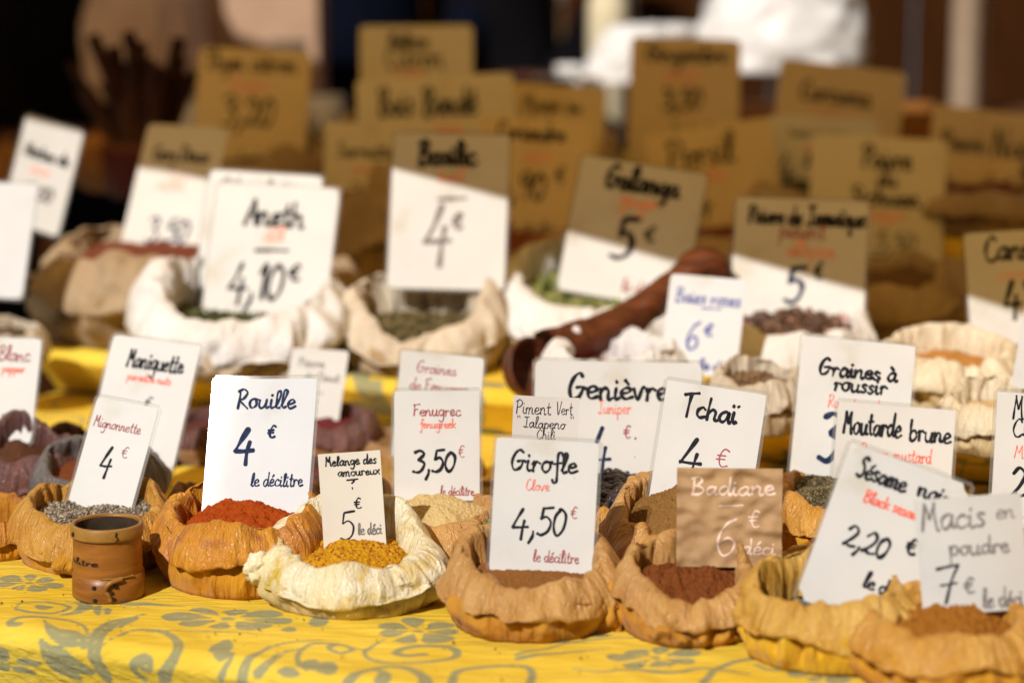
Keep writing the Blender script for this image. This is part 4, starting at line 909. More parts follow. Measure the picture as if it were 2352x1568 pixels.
# ================================================================== SHADED BACK ROWS
def back_pair(key, label, TL, TR, BL, y, lines, mat='tan', w=.20, **kw):  # tan and cream tints put awning shade into white cards
    """a card further back with the hessian sack it stands in"""
    um = (TL[0] + TR[0]) / 2 - (TL[0] - BL[0]) ; p = at_y(um, BL[1], y); _, t = st(p.x, p.y)
    z0 = Z2 if t > T_STEP2 + .04 else Z1
    R = w / 2; SN[0] += 1
    H = min(max(.05, p.z - z0 + .012), kw.pop('hmax', 9)) / .80
    d = (Vector((p.x, y, z0)) - CAMP).length
    # footprint expressed as the sack's own position
    f_ = Vector((p.x, y - .25 * R - .90 * R, z0)) - CAMP
    uu = 1176 + FPX * f_.x / f_.dot(FW); vv = 784 - FPX * f_.dot(UPV) / f_.dot(FW)
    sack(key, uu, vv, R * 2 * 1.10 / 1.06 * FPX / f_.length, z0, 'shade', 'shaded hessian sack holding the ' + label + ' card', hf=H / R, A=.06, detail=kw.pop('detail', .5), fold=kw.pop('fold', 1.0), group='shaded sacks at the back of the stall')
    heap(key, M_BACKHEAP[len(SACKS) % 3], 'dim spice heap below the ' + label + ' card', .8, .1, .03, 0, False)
    card(kw.pop('text', label + ' card in the shade of the awning'), TL, TR, BL, key, lines, mat, k=.25, lam=False, group='shaded price cards at the back', **kw)
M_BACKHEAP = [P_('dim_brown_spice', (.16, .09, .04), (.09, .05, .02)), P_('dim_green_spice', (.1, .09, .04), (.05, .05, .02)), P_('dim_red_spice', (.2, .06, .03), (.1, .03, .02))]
back_pair('B1', 'Poivre du Sichuan', (1866, 306), (2176, 323), (1852, 640), 3.30, [('Poivre', .38, .74, .22, 'k', .032, 1.2), ('du', .50, .64, .34, 'k', .030, 1.0), ('Sichuan', .30, .82, .47, 'k', .034, 1.1), ('pepper', .46, .72, .57, 'r', .03), ('5,50', .5, .8, .78, 'k', .02), (DL, .48, .92, .95, 'k', .024, 1.1)], 'cream', w=.26)
back_pair('B2', 'orange-lit Piment', (2176, 366), (2342, 366), (2150, 600), 3.42, [('Piment', .0, .5, .3, 'k', .03), ('fort', .5, .9, .3, 'k', .03), ('moulu', .0, .8, .50, 'k', .03), ('3', .1, .2, .72, 'k', .04), (DL, .0, .9, .88, 'k', .02)])
back_pair('B3', 'Poivre Noir', (2145, 240), (2400, 268), (2200, 480), 3.60, [('Poivre', .10, .48, .42, 'k', .034, 1.3), ('Noir', .56, .98, .46, 'k', .036, 1.3), ('black', .4, .7, .7, 'r', .03)], w=.24)
back_pair('B4', 'pale 4,5 euro', (1762, 264), (2016, 273), (1754, 520), 3.46, [('Cumin en grains', .2, .72, .18, 'g', .02), ('seeds', .34, .6, .32, 'r', .026), ('4,50', .10, .60, .60, 'k', .04, 1.2)], 'white')
back_pair('B5', 'Persil', (1478, 312), (1768, 268), (1500, 560), 3.40, [('Persil', .16, .68, .36, 'k', .034, 1.3), ('parsley', .3, .6, .5, 'r', .03), ('4', .3, .44, .8, 'k', .03)], w=.24)
back_pair('B6', 'slanting Curcuma', (1795, 133), (2082, 168), (1900, 420), 3.66, [('Curcuma', .18, .74, .32, 'k', .032, 1.2), ('turmeric', .3, .7, .48, 'r', .03), ('4', .4, .52, .8, 'k', .04)], text='slanting card reading Curcuma in the shade of the awning')
back_pair('B7', 'tall Gingembre', (1450, 84), (1702, 92), (1400, 420), 3.64, [('Gingembre', .14, .88, .16, 'k', .036, 1.2), ('ginger', .3, .66, .28, 'r', .034), ('3,50', .30, .66, .48, 'k', .04, 1.1), (DL, .4, .9, .66, 'g', .02)])
back_pair('B8', 'Coriandre', (1104, 264), (1360, 282), (1080, 570), 3.26, [('Coriandre', .16, .76, .16, 'k', .034, 1.3), ('seed', .4, .66, .32, 'r', .034), ('4,90', .16, .62, .60, 'k', .04, 1.2), ('€', .7, .78, .46, 'k', .03), (DL, .3, .8, .86, 'g', .02)], yaw=4)
back_pair('B9', 'Sarriette', (746, 280), (960, 284), (730, 480), 3.34, [('Sarriette', .14, .74, .40, 'k', .03, 1.2), ('savory', .3, .6, .58, 'r', .03), ('3,50', .3, .7, .88, 'k', .03)], 'cream')
back_pair('B10', 'Bois Bandé', (816, 186), (1178, 166), (790, 400), 3.48, [('Bois', .14, .36, .40, 'k', .03, 1.3), ('Bandé', .42, .76, .42, 'k', .032, 1.3), ('bark', .5, .66, .64, 'r', .03)], 'cream', w=.26)
back_pair('B11', 'Hysope', (1178, 190), (1394, 206), (1170, 400), 3.52, [('Hysope', .14, .52, .28, 'k', .03, 1.2), ('bio', .6, .74, .28, 'k', .03)])
back_pair('B12', 'two-line Mélisse Citron', (826, 60), (1086, 58), (796, 330), 3.72, [('Mélisse', .26, .60, .19, 'k', .03, 1.2), ('Citron', .22, .74, .36, 'k', .03, 1.2), ('balm', .3, .6, .46, 'r', .028), ('3', .3, .4, .8, 'k', .03)], 'cream')
back_pair('B13', 'Thym citron', (458, 108), (714, 120), (470, 400), 3.60, [('Thym', .06, .40, .17, 'k', .034, 1.3), ('citron', .48, .88, .17, 'k', .034, 1.2), ('thyme', .3, .62, .32, 'r', .034), ('3,20', .24, .70, .60, 'k', .04, 1.2), (DL, .4, .9, .9, 'g', .02)], w=.22)
back_pair('B14', 'left half-sunlit', (340, 284), (526, 296), (262, 505), 3.10, [('Curry', .16, .45, .26, 'k', .04, 1.2), ('Doux', .5, .84, .26, 'k', .04, 1.2), ('mild', .3, .62, .48, 'r', .034), ('3,50', .30, .8, .86, 'n', .044, 1.2)], 'white', yaw=-22, tilt=26, w=.30, hmax=.09, ext=.05, detail=.8, fold=1.3, text='card at the upper left, its top shaded and its lower half sunlit')
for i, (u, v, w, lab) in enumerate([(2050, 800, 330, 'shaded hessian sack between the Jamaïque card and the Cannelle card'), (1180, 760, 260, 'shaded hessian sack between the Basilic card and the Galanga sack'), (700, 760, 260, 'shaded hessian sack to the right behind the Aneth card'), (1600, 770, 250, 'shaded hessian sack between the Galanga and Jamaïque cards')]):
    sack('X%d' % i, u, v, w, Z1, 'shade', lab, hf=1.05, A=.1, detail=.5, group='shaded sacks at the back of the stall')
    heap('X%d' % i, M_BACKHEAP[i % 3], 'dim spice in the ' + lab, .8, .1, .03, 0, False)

# ================================================================== WOODEN MEASURE
p = at_z(237, 1387, .0045); MR = 165 / 2 / FPX * (p - CAMP).length; MC = Vector((p.x, p.y + MR * .98, .0045))
MH = 2.06 * MR
m_w1 = mat_wood('measure_wood', (.42, .165, .028), (.16, .052, .008), 3, 9, .42, .2); m_w2 = mat_wood('measure_rim_wood', (.46, .24, .05), (.17, .07, .012), 3, 9, .45, .15)
m_dark = mat_plain('shade_dark_inside', (.07, .045, .025), .8, .4, 30, .4, 90); m_burn = mat_ink('burnt_lettering', (.02, .012, .008), .7)  # inside colour darkened to hold the shade of the hollow
mz = empty('wooden_measure', MC); tag(mz, 'round wooden decilitre measure with rim band standing on the yellow cloth', 'measure')
wob = lambda th, z: .006 * np.sin(2 * th + 1) + .003 * np.sin(5 * th + z * 60)
lathe('body', np.array([(.0, .02), (.92, .02), (.94, .10), (.94, .55), (.93, .80), (.935, .97), (.87, .975), (.865, .60), (.86, .2), (0, .18)]) * [MR, MH], m_w1, mz, 64, wob=wob)
lathe('shaded_inside', np.array([(.858, .968), (.856, .60), (.85, .22), (0, .2)]) * [MR, MH], m_dark, mz, 48, wob=wob)
rim_b = lathe('rim_band', np.array([(.938, .83), (.985, .828), (.995, .86), (.99, .985), (.965, 1.0), (.90, 1.0), (.875, .985), (.872, .86)]) * [MR, MH], m_w2, mz, 64, wob=wob)
base_b = lathe('base_band', np.array([(.5, .002), (.97, .0), (1.0, .02), (.995, .15), (.985, .33), (.94, .335)]) * [MR, MH], m_w1, mz, 64, wob=wob)
def around(ang, zz, rr): return (MR * rr * math.sin(ang), -MR * rr * math.cos(ang), zz * MH)
# seam, nails, lace
for ang, zz in [(-.24, .22), (.36, .23), (.24, .15), (.30, .06), (-.22, .015 + .03)]:
    V_, F_ = ico(2); V_ = V_ * [.0022, .0012, .0020] + np.array(around(ang, zz, 1.0)); mesh('nail_hole', V_, F_, m_burn, base_b)
lc = [around(.52, .335, 1.01), around(.40, .325, 1.03), around(.22, .30, 1.05), around(.10, .24, 1.06), around(.08, .18, 1.03), around(.16, .12, 1.03), around(.2, .05, 1.02)]
V_, F_ = tube(crom(lc, 6), .0021, 8); mesh('leather_lace', V_, F_, m_w2, base_b)
V_, F_ = tube(crom([around(.9, .345, .99), around(.6, .345, 1.0), around(.3, .345, 1.0), around(-.05, .34, .99)], 6), .0008, 6); mesh('thread', V_, F_, m_w2, mz)
V_, F_ = tube(crom([around(.42, .97, 1.0), around(.40, .92, 1.0), around(.46, .88, 1.0), around(.40, .84, 1.0)], 5), .0006, 6); mesh('rim_crack', V_, F_, m_burn, rim_b)
V_, F_ = ico(2); V_ = V_ * [.0026, .001, .0026] + np.array(around(-.95, .90, .985)); mesh('stamp', V_, F_, m_burn, rim_b)
rs = random.Random(4); ss, L = line_strokes('décilitre', rs, .02); VV, FF = [], []; cnt = 0
for s_ in ss:
    P = crom(s_, 5) if len(s_) > 2 else np.linspace(s_[0], s_[1], 5)
    T = np.gradient(P, axis=0); T /= np.linalg.norm(T, axis=1)[:, None]; Nn = np.stack([-T[:, 1], T[:, 0]], -1) * .14
    Q = np.concatenate([P + Nn, P - Nn]); a = -1.75 + Q[:, 0] / L * 1.62; zz = .505 + Q[:, 1] * .040
    VV.append(np.stack([MR * .952 * np.sin(a), -MR * .952 * np.cos(a), zz * MH], -1)); i = np.arange(len(P) - 1); m_ = len(P)
    FF.append(np.stack([i + m_, i + 1 + m_, i + 1, i], -1) + cnt); cnt += 2 * m_
mesh('stamped_lettering', np.concatenate(VV), np.concatenate(FF), m_burn, mz, smooth=False)

# knotted ear of the cream sack, folded pocket of the Girofle sack
def lump_part(name, u, v, y, size, mat, root, seed, stretch=(1, 1, 1)):
    P = at_y(u, v, y) - Vector(root.location); V_, F_ = ico(4)
    n1 = pn(V_[:, 0] * 1.6 + seed, V_[:, 1] * 1.6, V_[:, 2] * 1.6); n2 = np.abs(pn(V_[:, 0] * 3 + seed, V_[:, 1] * 3, V_[:, 2] * 2.2))
    V_ = V_ * (1 + .4 * n1 - .45 * n2)[:, None] * np.array(stretch) * size + np.array(P); return mesh(name, V_, F_, mat, root)
s3 = SACKS['F3']; lump_part('knotted_ear', 590, 1305, s3['c'][1] - .35 * s3['R'], .011, SK['cream'][0], s3['root'], 3, (1.1, .9, 1.3))
s4 = SACKS['F4']; lump_part('folded_pocket', 1392, 1400, s4['c'][1] - .30 * s4['R'], .026, SK['tan'][1], s4['root'], 21, (.85, 1.0, 1.05))

# ================================================================== WOODEN SCOOP across the white sacks
m_scoop = mat_wood('scoop_wood', (.15, .04, .013), (.035, .009, .004), 0, 20, .5, .15)
A_ = at_y(1610, 603, 2.74); B_ = at_y(1255, 810, 2.62)
sc = empty('wooden_scoop', B_); tag(sc, 'dark red-brown wooden scoop lying across the white sack of green pods', 'scoop')
ax = np.array(A_ - B_); L = np.linalg.norm(ax); axn = ax / L
tt_ = np.linspace(0, 1, 26); pts = np.outer(tt_, ax) + np.outer(-.016 * np.sin(tt_ * np.pi) + .012 * np.clip(tt_ - .8, 0, 1) * 5 * 0, [0, 0, 1.0])
hook = np.array([ax + np.array(q) for q in ((.010, .0, -.001), (.019, .002, -.008), (.024, .004, -.020), (.022, .006, -.030))]); pts = np.concatenate([pts, hook])
rad_ = np.interp(np.arange(len(pts)), [0, 6, 14, 22, 26, 28, 29], [.026, .0225, .0195, .0185, .0195, .0165, .009])
V_, F_ = tube(pts, rad_, 20); V_ = V_ + .004 * np.stack([pn(V_[:, 0] * 45, V_[:, 1] * 45, V_[:, 2] * 45 + k_) + .5 * pn(V_[:, 0] * 120, V_[:, 1] * 120, V_[:, 2] * 120 + k_) for k_ in (1, 9, 17)], -1); mesh('handle', V_, F_, m_scoop, sc)
# bowl: a deep round cup at the low end, its hollow towards the camera
th = np.linspace(0, 2 * np.pi, 36, endpoint=False); prof = np.array([(.0, -.032), (.016, -.030), (.027, -.018), (.030, 0), (.0285, .004), (.026, 0), (.022, -.016), (.010, -.024), (0, -.025)])
rr, zz = prof[:, 0][:, None], prof[:, 1][:, None]
V_ = np.stack([rr * np.cos(th), zz + 0 * th, rr * np.sin(th) * 1.15], -1).reshape(-1, 3); V_[:, 1] *= -1
Rm = np.array(Matrix.Rotation(rad(-24), 3, 'X') @ Matrix.Rotation(rad(32), 3, 'Z')); V_ = V_ @ Rm.T - axn * .016 + np.array([-.004, -.004, -.008])
mesh('bowl', V_, polar_faces(len(prof), 36), m_scoop, sc)

# ================================================================== AWNING over the back of the stall (its edge draws the shade line across the cards)
P0 = at_y(1027, 412, SACKS['W2']['c'][1] + .05)
AZ = .86
Q0 = P0 + SD * ((AZ - P0.z) / SD.z)
aw = empty('market_awning', (Q0.x, Q0.y, GROUND)); tag(aw, 'orange canvas awning on poles shading the back of the stall', 'awning')
AYAW = rad(31); ea = np.array([math.cos(AYAW), -math.sin(AYAW)]); na = np.array([math.sin(AYAW), math.cos(AYAW)])
ADEP = 1.25
sa = np.linspace(-2.4, 2.4, 40); ta = np.linspace(0, ADEP, 14); SG, TG = np.meshgrid(sa, ta)
V_ = np.stack([SG * ea[0] + TG * na[0], SG * ea[1] + TG * na[1], AZ - GROUND + .16 * TG + .03 * np.sin(SG * 4) * (TG / ADEP) + .004 * np.sin(SG * 9)], -1).reshape(-1, 3)
M_CAN = mat_canopy(); mesh('canopy', V_, grid_faces(14, 40), M_CAN, aw)
m_pole = mat_plain('painted_pole', (.42, .33, .24), .5, .1, 20, .05)
for s_, t_ in ((-2.3, .05), (2.3, .05), (-2.3, ADEP - .05), (2.3, ADEP - .05)):
    x, y = s_ * ea[0] + t_ * na[0], s_ * ea[1] + t_ * na[1]
    V_, F_ = tube([(x, y, 0), (x, y, 1), (x, y, AZ - GROUND + .16 * t_)], .022, 12); mesh('pole', V_, F_, m_pole, aw)

# ================================================================== houses added out of the picture to close off the low sky
def house(name, x, y, rot, w, d, h, wall, label, nwin):
    rt = empty(name, (x, y, GROUND)); rt.rotation_euler = (0, 0, rot); tag(rt, label, 'house', 'added houses closing off the low sky')
    bmesh_obj('wall', box_bm((0, d / 2, h / 2), (w, d, h), .02), wall, rt)
    bm_ = bmesh.new(); vs_ = [bm_.verts.new(q) for q in ((-w / 2 - .4, -.5, h), (w / 2 + .4, -.5, h), (w / 2 + .4, d + .5, h), (-w / 2 - .4, d + .5, h), (-w / 2 - .4, d / 2, h + 1.4), (w / 2 + .4, d / 2, h + 1.4))]
    for f_ in ((0, 1, 5, 4), (2, 3, 4, 5), (0, 4, 3), (1, 2, 5), (3, 2, 1, 0)): bm_.faces.new([vs_[q] for q in f_])
    bmesh_obj('roof', bm_, M_TILE, rt)
    for fl in range(3):
        for k in range(nwin):
            cx_ = (k - (nwin - 1) / 2) * (w / nwin); z_ = 1.6 + fl * 2.7
            wi = bmesh_obj('window', box_bm((cx_, -.01, z_), (1.0, .06, 1.5), .01), M_FRAME, rt); bmesh_obj('pane', box_bm((cx_, -.045, z_), (.84, .02, 1.34), .005), M_PANE, wi)
            for sx in (-1, 1): bmesh_obj('shutter', box_bm((cx_ + sx * .78, -.03, z_), (.5, .05, 1.5), .008), M_SHUT, rt)
    bmesh_obj('door', box_bm((w / nwin * .5, -.02, 1.05), (1.0, .08, 2.1), .01), M_SHUT, rt)
M_TILE = mat_plain('roof_tiles', (.30, .13, .07), .8, .2, 4); M_FRAME = mat_plain('window_frame', (.6, .58, .52), .6); M_PANE = mat_plain('window_pane', (.03, .035, .04), .1, .1, 2, 0); M_SHUT = mat_plain('blue_grey_shutter', (.16, .22, .24), .6)
m_ocw = mat_plain('darkened_ochre_render', (.20, .13, .07), .9, .15, 2); m_pkw = mat_plain('dark_rose_render', (.17, .11, .075), .9, .15, 2)  # render of the added houses kept dark to bounce less light
house('sky_block_house', 0, -9.5, math.pi, 22, 7, 8.2, m_ocw, 'added ochre house closing off the low sky behind the photographer', 6)
house('sky_block_house', 7.5, 3, -math.pi / 2, 24, 7, 8.5, m_pkw, 'added rose house closing off the low sky on the right', 6)
house('sky_block_house', -8.5, 11, math.pi / 2, 20, 7, 8.5, m_pkw, 'added rose house closing off the low sky on the left', 5)
house('sky_block_house', 0, 13, 0, 26, 7, 9, m_ocw, 'added ochre house closing off the low sky far behind the stall', 7)

# ================================================================== BACKGROUND, far out of focus
m_plank = mat_wood('dark_stained_planks', (.06, .019, .004), (.022, .007, .0018), 2, 5, .8, 0, .05)
wl = empty('plank_wall', (.9, 6.3, GROUND)); tag(wl, 'dark brown plank wall far behind the stall', 'wall')
bm_ = box_bm((0, 0, 1.2), (.176, .03, 2.4), .006); me0 = None
for i in range(26):
    if me0 is None:
        o = bmesh_obj('plank', bm_, m_plank, wl); me0 = o.data
    else: o = link(bpy.data.objects.new('plank', me0), wl)
    o.location = (-2.5 + i * .182, .004 * ((i * 7) % 3) + .02 * i * 0, 0)
# the pole on the right
pt = at_y(2213, 250, 4.9); V_, F_ = tube([(0, 0, 0), (0, 0, 1.2), (0, 0, 2.6)], .030, 16)
po = mesh('support_pole', V_, F_, mat_plain('grey_pole', (.34, .25, .17), .45, .1, 20, .05)); po.location = (pt.x, 4.9, GROUND); tag(po, 'grey-brown upright pole at the upper right before the plank wall', 'pole')

def person(x, y, face, jacket, trousers, label, arm_out=0.0):
    """a standing figure in one skin: hands in the jacket pockets"""
    J = {'pel': (0, 0, .95, .15, .11), 'sp1': (0, 0, 1.10, .155, .115), 'sp2': (0, -.01, 1.28, .165, .12), 'ch': (0, -.01, 1.42, .16, .11), 'nk': (0, 0, 1.53, .06, .06), 'hd': (0, -.01, 1.60, .075, .085), 'hd2': (0, -.012, 1.68, .085, .10), 'hd3': (0, 0, 1.75, .06, .07)}
    vs, rd, ed = [], [], []; ix = {}
    def add(k, p, r, par=None):
        ix[k] = len(vs); vs.append(p); rd.append(r)
        if par: ed.append((ix[par], ix[k]))
    prev = None
    for k, (a, b, c, r1, r2) in J.items(): add(k, (a, b, c), (r1, r2), prev); prev = k
    for s_, nm in ((-1, 'l'), (1, 'r')):
        add(nm + 'sh', (s_ * .17, 0, 1.42), (.075, .075), 'ch'); add(nm + 'el', (s_ * (.27 + arm_out), .05, 1.17), (.058, .058), nm + 'sh'); add(nm + 'wr', (s_ * .20, -.10, 1.00), (.048, .048), nm + 'el'); add(nm + 'ha', (s_ * .15, -.11, .95), (.045, .04), nm + 'wr')
        add(nm + 'hp', (s_ * .10, 0, .88), (.10, .10), 'pel'); add(nm + 'kn', (s_ * .11, -.02, .50), (.068, .07), nm + 'hp'); add(nm + 'an', (s_ * .11, .02, .09), (.045, .05), nm + 'kn'); add(nm + 'to', (s_ * .13, -.14, .04), (.045, .035), nm + 'an')
    me = bpy.data.meshes.new('person'); me.from_pydata(vs, ed, []); o = bpy.data.objects.new('person', me); COL.objects.link(o)
    sk = o.modifiers.new('skin', 'SKIN'); sk.use_smooth_shade = True; ss_ = o.modifiers.new('sub', 'SUBSURF'); ss_.levels = 2; ss_.render_levels = 2
    if not me.skin_vertices: me.skin_vertices.new()
    for i, r in enumerate(rd): me.skin_vertices[0].data[i].radius = r; me.skin_vertices[0].data[i].use_root = (i == 0)
    dg = bpy.context.evaluated_depsgraph_get(); m2 = bpy.data.meshes.new_from_object(o.evaluated_get(dg)); bpy.data.objects.remove(o)
    m2.name = 'body'; m2.materials.clear()
    for m in (jacket, trousers, M_SKIN, M_SHOE): m2.materials.append(m)
    for p_ in m2.polygons:
        z = p_.center.z; p_.material_index = 2 if z > 1.53 else (0 if z > .86 else (1 if z > .1 else 3)); p_.use_smooth = True
    root = empty('person', (x, y, GROUND)); root.rotation_euler = (0, 0, face); tag(root, label, 'person')
    link(bpy.data.objects.new('body', m2), root)
    # hair cap, nose, ears
    V_, F_ = ico(3); V_ = V_[:, :] * [.092, .105, .085] + [0, .018, 1.725]; k = V_[:, 1] < -.05; V_[k, 2] = np.maximum(V_[k, 2], 1.735); mesh('hair', V_, F_, M_HAIR, root)
    V_, F_ = ico(2); mesh('nose', V_ * [.012, .018, .02] + [0, -.108, 1.66], F_, M_SKIN, root)
    return root
M_SKIN = mat_plain('skin', (.5, .29, .2), .55, .08, 30, .1); M_SHOE = mat_plain('shoe_leather', (.03, .02, .015), .5); M_HAIR = mat_plain('dark_hair', (.03, .02, .012), .6, .3, 60)
m_blk = mat_plain('black_jacket', (.006, .0055, .007), .9, .3, 8, .3, 40, spec=.04); m_nvy = mat_plain('navy_jacket', (.004, .006, .014), .9, .3, 8, .3, 40, spec=.04); m_trs = mat_plain('dark_trousers', (.008, .008, .011), .9, spec=.04)
def px_at(u, v, y): q = at_y(u, v, y); return q.x
person(px_at(95, 100, 4.75), 4.75, .5, m_blk, m_trs, 'person in black jacket standing at the upper left behind the stall', .05)
person(px_at(820, 60, 5.4), 5.4, .1, m_nvy, m_trs, 'person in navy jacket behind the Thym citron card, hands in pockets')
person(px_at(1130, 60, 5.5), 5.5, -.3, m_blk, m_trs, 'person in black jacket behind the two-line Mélisse Citron card')

# table along the back that carries the odds and ends
bt = empty('back_table', (.1, 4.75, GROUND)); tag(bt, 'dark wooden table behind the stall carrying bags, jars and tools', 'table')
m_bt = mat_wood('back_table_wood', (.16, .07, .025), (.08, .03, .01), 0, 10, .6, .1)
BTZ = .17
bmesh_obj('table_top', box_bm((0, 0, BTZ - GROUND - .02), (2.6, .8, .04), .004), m_bt, bt)
for sx in (-1.2, 1.2):
    for sy in (-.35, .35): bmesh_obj('leg', box_bm((sx, sy, (BTZ - .04 - GROUND) / 2), (.06, .06, BTZ - .04 - GROUND), .004), m_bt, bt)
def bag(name, u, v, y, wpx, hpx, mat, label, cat, seed, lean=0, depth=.7):
    """a crumpled bag standing on the back table; u, v is the middle of its foot"""
    q = at_y(u, v, y); z0 = max(BTZ, q.z) ; sc_ = (q - CAMP).length / FPX; w, h = wpx * sc_, hpx * sc_
    n = 56; prof = crom([(.0, 0), (.75, 0), (.98, .05), (1.0, .3), (.93, .6), (.78, .85), (.62, .97), (.5, 1.0), (.4, .95)], 5); th = np.linspace(0, 2 * np.pi, n, endpoint=False)[None]
    r, z = prof[:, 0][:, None], prof[:, 1][:, None]; c, s = np.cos(th), np.sin(th)
    d = 1 + .22 * (.5 - np.abs(pn(c * 2 + seed, s * 2, z * 2.5))) + .12 * pn(c * 5 + seed, s * 5, z * 5)
    V_ = np.stack([r * d * c * w / 2 + lean * z * w, r * d * s * w / 2 * depth, z * h + 0 * th + h * .05 * pn(c * 2, s * 2, seed) * z], -1).reshape(-1, 3)
    o = mesh(name, V_, polar_faces(len(prof), n), mat); o.location = (q.x, y, z0); tag(o, label, cat); return o
m_wb = mat_film('white_plastic_bag', (.80, .79, .78), (.68, .66, .64), None, .35, .3); m_pink = mat_film('pink_paper', (.80, .62, .54), (.70, .50, .42), None, .5, .1); m_kb = mat_plain('kraft_box', (.55, .36, .24), .8, .12, 8, .1)
bag('plastic_bag', 1785, 165, 4.55, 360, 230, m_wb, 'bright white plastic bag at the top right of centre', 'bag', 3.1, .05)
bag('plastic_bag', 1430, 190, 4.5, 170, 130, m_wb, 'small bright white bag left of the Gingembre card', 'bag', 9.1, .2)
bag('paper_bag', 315, 230, 4.75, 300, 380, m_pink, 'pinkish crumpled paper bag at the top left', 'bag', 5.7)
q = at_y(575, 240, 4.95); bx_ = bmesh_obj('cardboard_box', box_bm((0, 0, .15), (.30, .22, .30), .006), m_kb); bx_.location = (q.x, 4.95, BTZ); tag(bx_, 'plain tan cardboard box behind the Thym citron card', 'box')
# bunch of dark sticks in a pot
m_stick = mat_wood('dark_stick', (.10, .035, .015), (.035, .012, .006), 2, 20, .6, .05); m_pot = mat_plain('oxblood_pot', (.11, .022, .014), .4, .2, 10, .1)
q = at_y(335, 425, 3.72); zt = Z2
pot = empty('stick_pot', (q.x, 3.72, zt + .004)); tag(pot, 'dark oxblood pot holding upright brown sticks at the upper left', 'pot')
lathe('pot_body', [(0, 0), (.055, 0), (.062, .02), (.066, .07), (.064, .085), (.058, .084), (.056, .02), (0, .015)], m_pot, pot, 32)
rs = random.Random(3)
for i in range(26):
    a = rs.uniform(0, 6.28); r0 = rs.uniform(0, .04); lx, ly = rs.uniform(-.10, .08), rs.uniform(-.03, .05); h = rs.uniform(.10, .235); x0, y0 = r0 * math.cos(a), r0 * math.sin(a)
    V_, F_ = tube([(0, 0, 0), (lx * .5 + .004, ly * .5, h * .5), (lx, ly, h)], rs.uniform(.008, .014), 8)
    o = mesh('stick', V_, F_, m_stick); o.location = (q.x + x0, 3.72 + y0, zt + .022); tag(o, 'dark brown stick standing in the oxblood pot at the upper left', 'stick', 'sticks in the oxblood pot')
# brown loaf-like root pieces beside the pot
m_root = mat_plain('orange_root', (.40, .18, .05), .6, .3, 20, .4, 60)
for u, v, y, r_, lab in ((230, 400, 3.75, .045, 'orange-brown gourd between the Herbes card and the stick pot'), (15, 400, 3.75, .035, 'small orange-brown gourd at the far left edge')):
    q = at_y(u, v, y); V_, F_ = ico(3); V_ = V_ * [r_, r_ * .8, r_ * 1.1] * (1 + .25 * pn(V_[:, 0] * 1.3 + u, V_[:, 1] * 1.3, V_[:, 2] * 1.3))[:, None]
    zmin = V_[:, 2].min(); st_ = np.array([(0, 0, r_ * .9), (r_ * .1, 0, r_ * 1.25), (r_ * .3, 0, r_ * 1.5)])
    rt = empty('gourd', (q.x, y, Z2 + .004)); tag(rt, lab, 'gourd'); mesh('flesh', V_ - [0, 0, zmin], F_, m_root, rt); Vs, Fs = tube(st_ - [0, 0, zmin], .006, 8); mesh('stem', Vs, Fs, m_root, rt)
# jars and bottle
m_glass = mat_plain('milky_glass', (.72, .70, .66), .15, .05, 10, .0, coat=.6); m_creamg = mat_plain('cream_glass', (.70, .62, .42), .2, .05, 10, 0, coat=.6); m_capr = mat_plain('red_lid', (.22, .012, .012), .35, .1, 10, 0)
def jar(name, u, y, r_, h, mat, cap, label, cat, neck=.8):
    q = at_y(u, 200, y); rt = empty(name, (q.x, y, BTZ)); tag(rt, label, cat, 'jars on the back table')
    lathe('glass', [(0, 0), (r_ * .9, 0), (r_, .01), (r_, h * .62), (r_ * .95, h * .72), (r_ * neck, h * .82), (r_ * neck, h * .9), (0, h * .9)], mat, rt, 28)
    lathe('lid', [(0, h * .885), (r_ * neck * 1.08, h * .885), (r_ * neck * 1.08, h), (0, h + .002)], cap, rt, 28)
for u, y, r_, h, lab in ((1255, 4.5, .030, .11, 'leftmost small white jar behind the Hysope card'), (1310, 4.52, .032, .13, 'middle small white jar behind the Hysope card'), (1362, 4.48, .028, .12, 'rightmost small white jar behind the Hysope card')): jar('glass_jar', u, y, r_, h, m_glass, m_wb, lab, 'jar')
jar('glass_bottle', 1395, 4.7, .04, .34, m_creamg, m_creamg, 'tall cream bottle behind the small white jars', 'bottle', .45)
jar('glass_jar', 1550, 4.62, .042, .20, m_capr, m_glass, 'dark red jar with white lid above the Gingembre card', 'jar', .9)
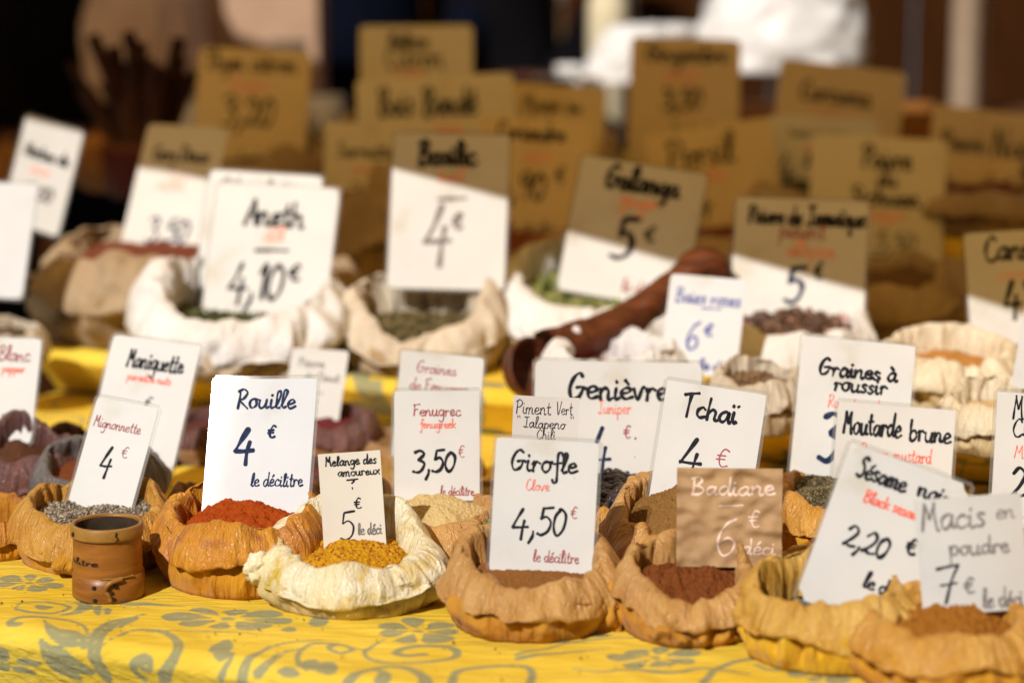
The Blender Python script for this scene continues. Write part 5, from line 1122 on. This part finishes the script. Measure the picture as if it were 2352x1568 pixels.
# bowls, trays
m_orw = mat_wood('orange_tray_wood', (.36, .15, .03), (.22, .08, .015), 0, 12, .5, .2); m_tin = mat_plain('black_tin', (.012, .011, .011), .4, .1)
q = at_y(1900, 240, 4.15)
tr = empty('wooden_tray', (q.x, 4.15, Z2 + .005)); tag(tr, 'orange-brown wooden tray behind the slanting Curcuma card', 'tray')
for c, s in (((0, 0, .006), (.40, .2, .012)), ((0, -.1, .05), (.40, .014, .10)), ((0, .1, .05), (.40, .014, .10)), ((-.193, 0, .05), (.014, .186, .10)), ((.193, 0, .05), (.014, .186, .10))): bmesh_obj('board', box_bm(c, s, .004), m_orw, tr)
q = at_y(1850, 140, 4.32)
tn = lathe('black_pan', [(0, 0), (.13, 0), (.16, .035), (.165, .036), (.162, .03), (.13, .006), (0, .005)], m_tin, None, 40); tn.location = (q.x, 4.42, BTZ); tag(tn, 'flat black pan below the bright white plastic bag', 'pan')
q = at_y(1945, 60, 4.6); o = bmesh_obj('wooden_board', box_bm((0, 0, .17), (.035, .02, .42), .004, Matrix.Rotation(rad(-28), 3, 'Y')), m_orw); o.location = (q.x - .03, 4.62, BTZ + .01); tag(o, 'orange wooden lath leaning right of the white plastic bag', 'board')
q = at_y(1190, 160, 4.55); sb = empty('wooden_bowl', (q.x, 4.5, BTZ)); tag(sb, 'dark brown wooden bowl left of the small white jars', 'bowl')
lathe('bowl_body', [(0, 0), (.045, 0), (.085, .05), (.10, .11), (.094, .112), (.08, .055), (.04, .012), (0, .01)], m_stick, sb, 36)

m_wc = mat_plain('white_china', (.80, .79, .76), .25, .04, 10, 0, coat=.5)
for u, y, h, lab in ((748, 4.5, .075, 'small white cup between the Thym citron and Mélisse Citron cards'), (425, 4.42, .07, 'small white cup left of the Thym citron card'), (663, 4.6, .17, 'tall cream cup above the Thym citron card')):
    q = at_y(u, 200, y); c = lathe('cup', [(0, 0), (.026, 0), (.032, h * .4), (.036, h), (.033, h), (.028, h * .4), (0, .008)], m_wc, None, 28); c.location = (q.x, y, BTZ); tag(c, lab, 'cup')
# crumbs of spice spilt on the cloth
rs2_ = np.random.RandomState(12); VV, FF, CC = [], [], []; v0, f0 = ICO1
for k in range(170):
    s_, t_ = rs2_.uniform(-.15, .75), abs(rs2_.normal(.07, .05)); x, y = xy(s_, t_); r_ = rs2_.choice([.0005, .0007, .0011], p=[.6, .3, .1])
    VV.append((v0 * r_ * rs2_.uniform(.6, 1.4, 3)) @ rand_rot(rs2_).T + [x, y, .0045 + r_ * .5]); FF.append(f0 + k * len(v0)); CC.append(np.repeat(np.array([(.05, .03, .02), (.25, .06, .02), (.3, .2, .03), (.1, .06, .03)][rs2_.randint(4)])[None], len(v0), 0))
o = mesh('spice_crumbs', np.concatenate(VV), np.concatenate(FF), M_GRAIN, attr={'Col': np.concatenate(CC)}); tag(o, 'tiny crumbs of spice spilt on the yellow cloth', 'crumbs', kind='stuff')
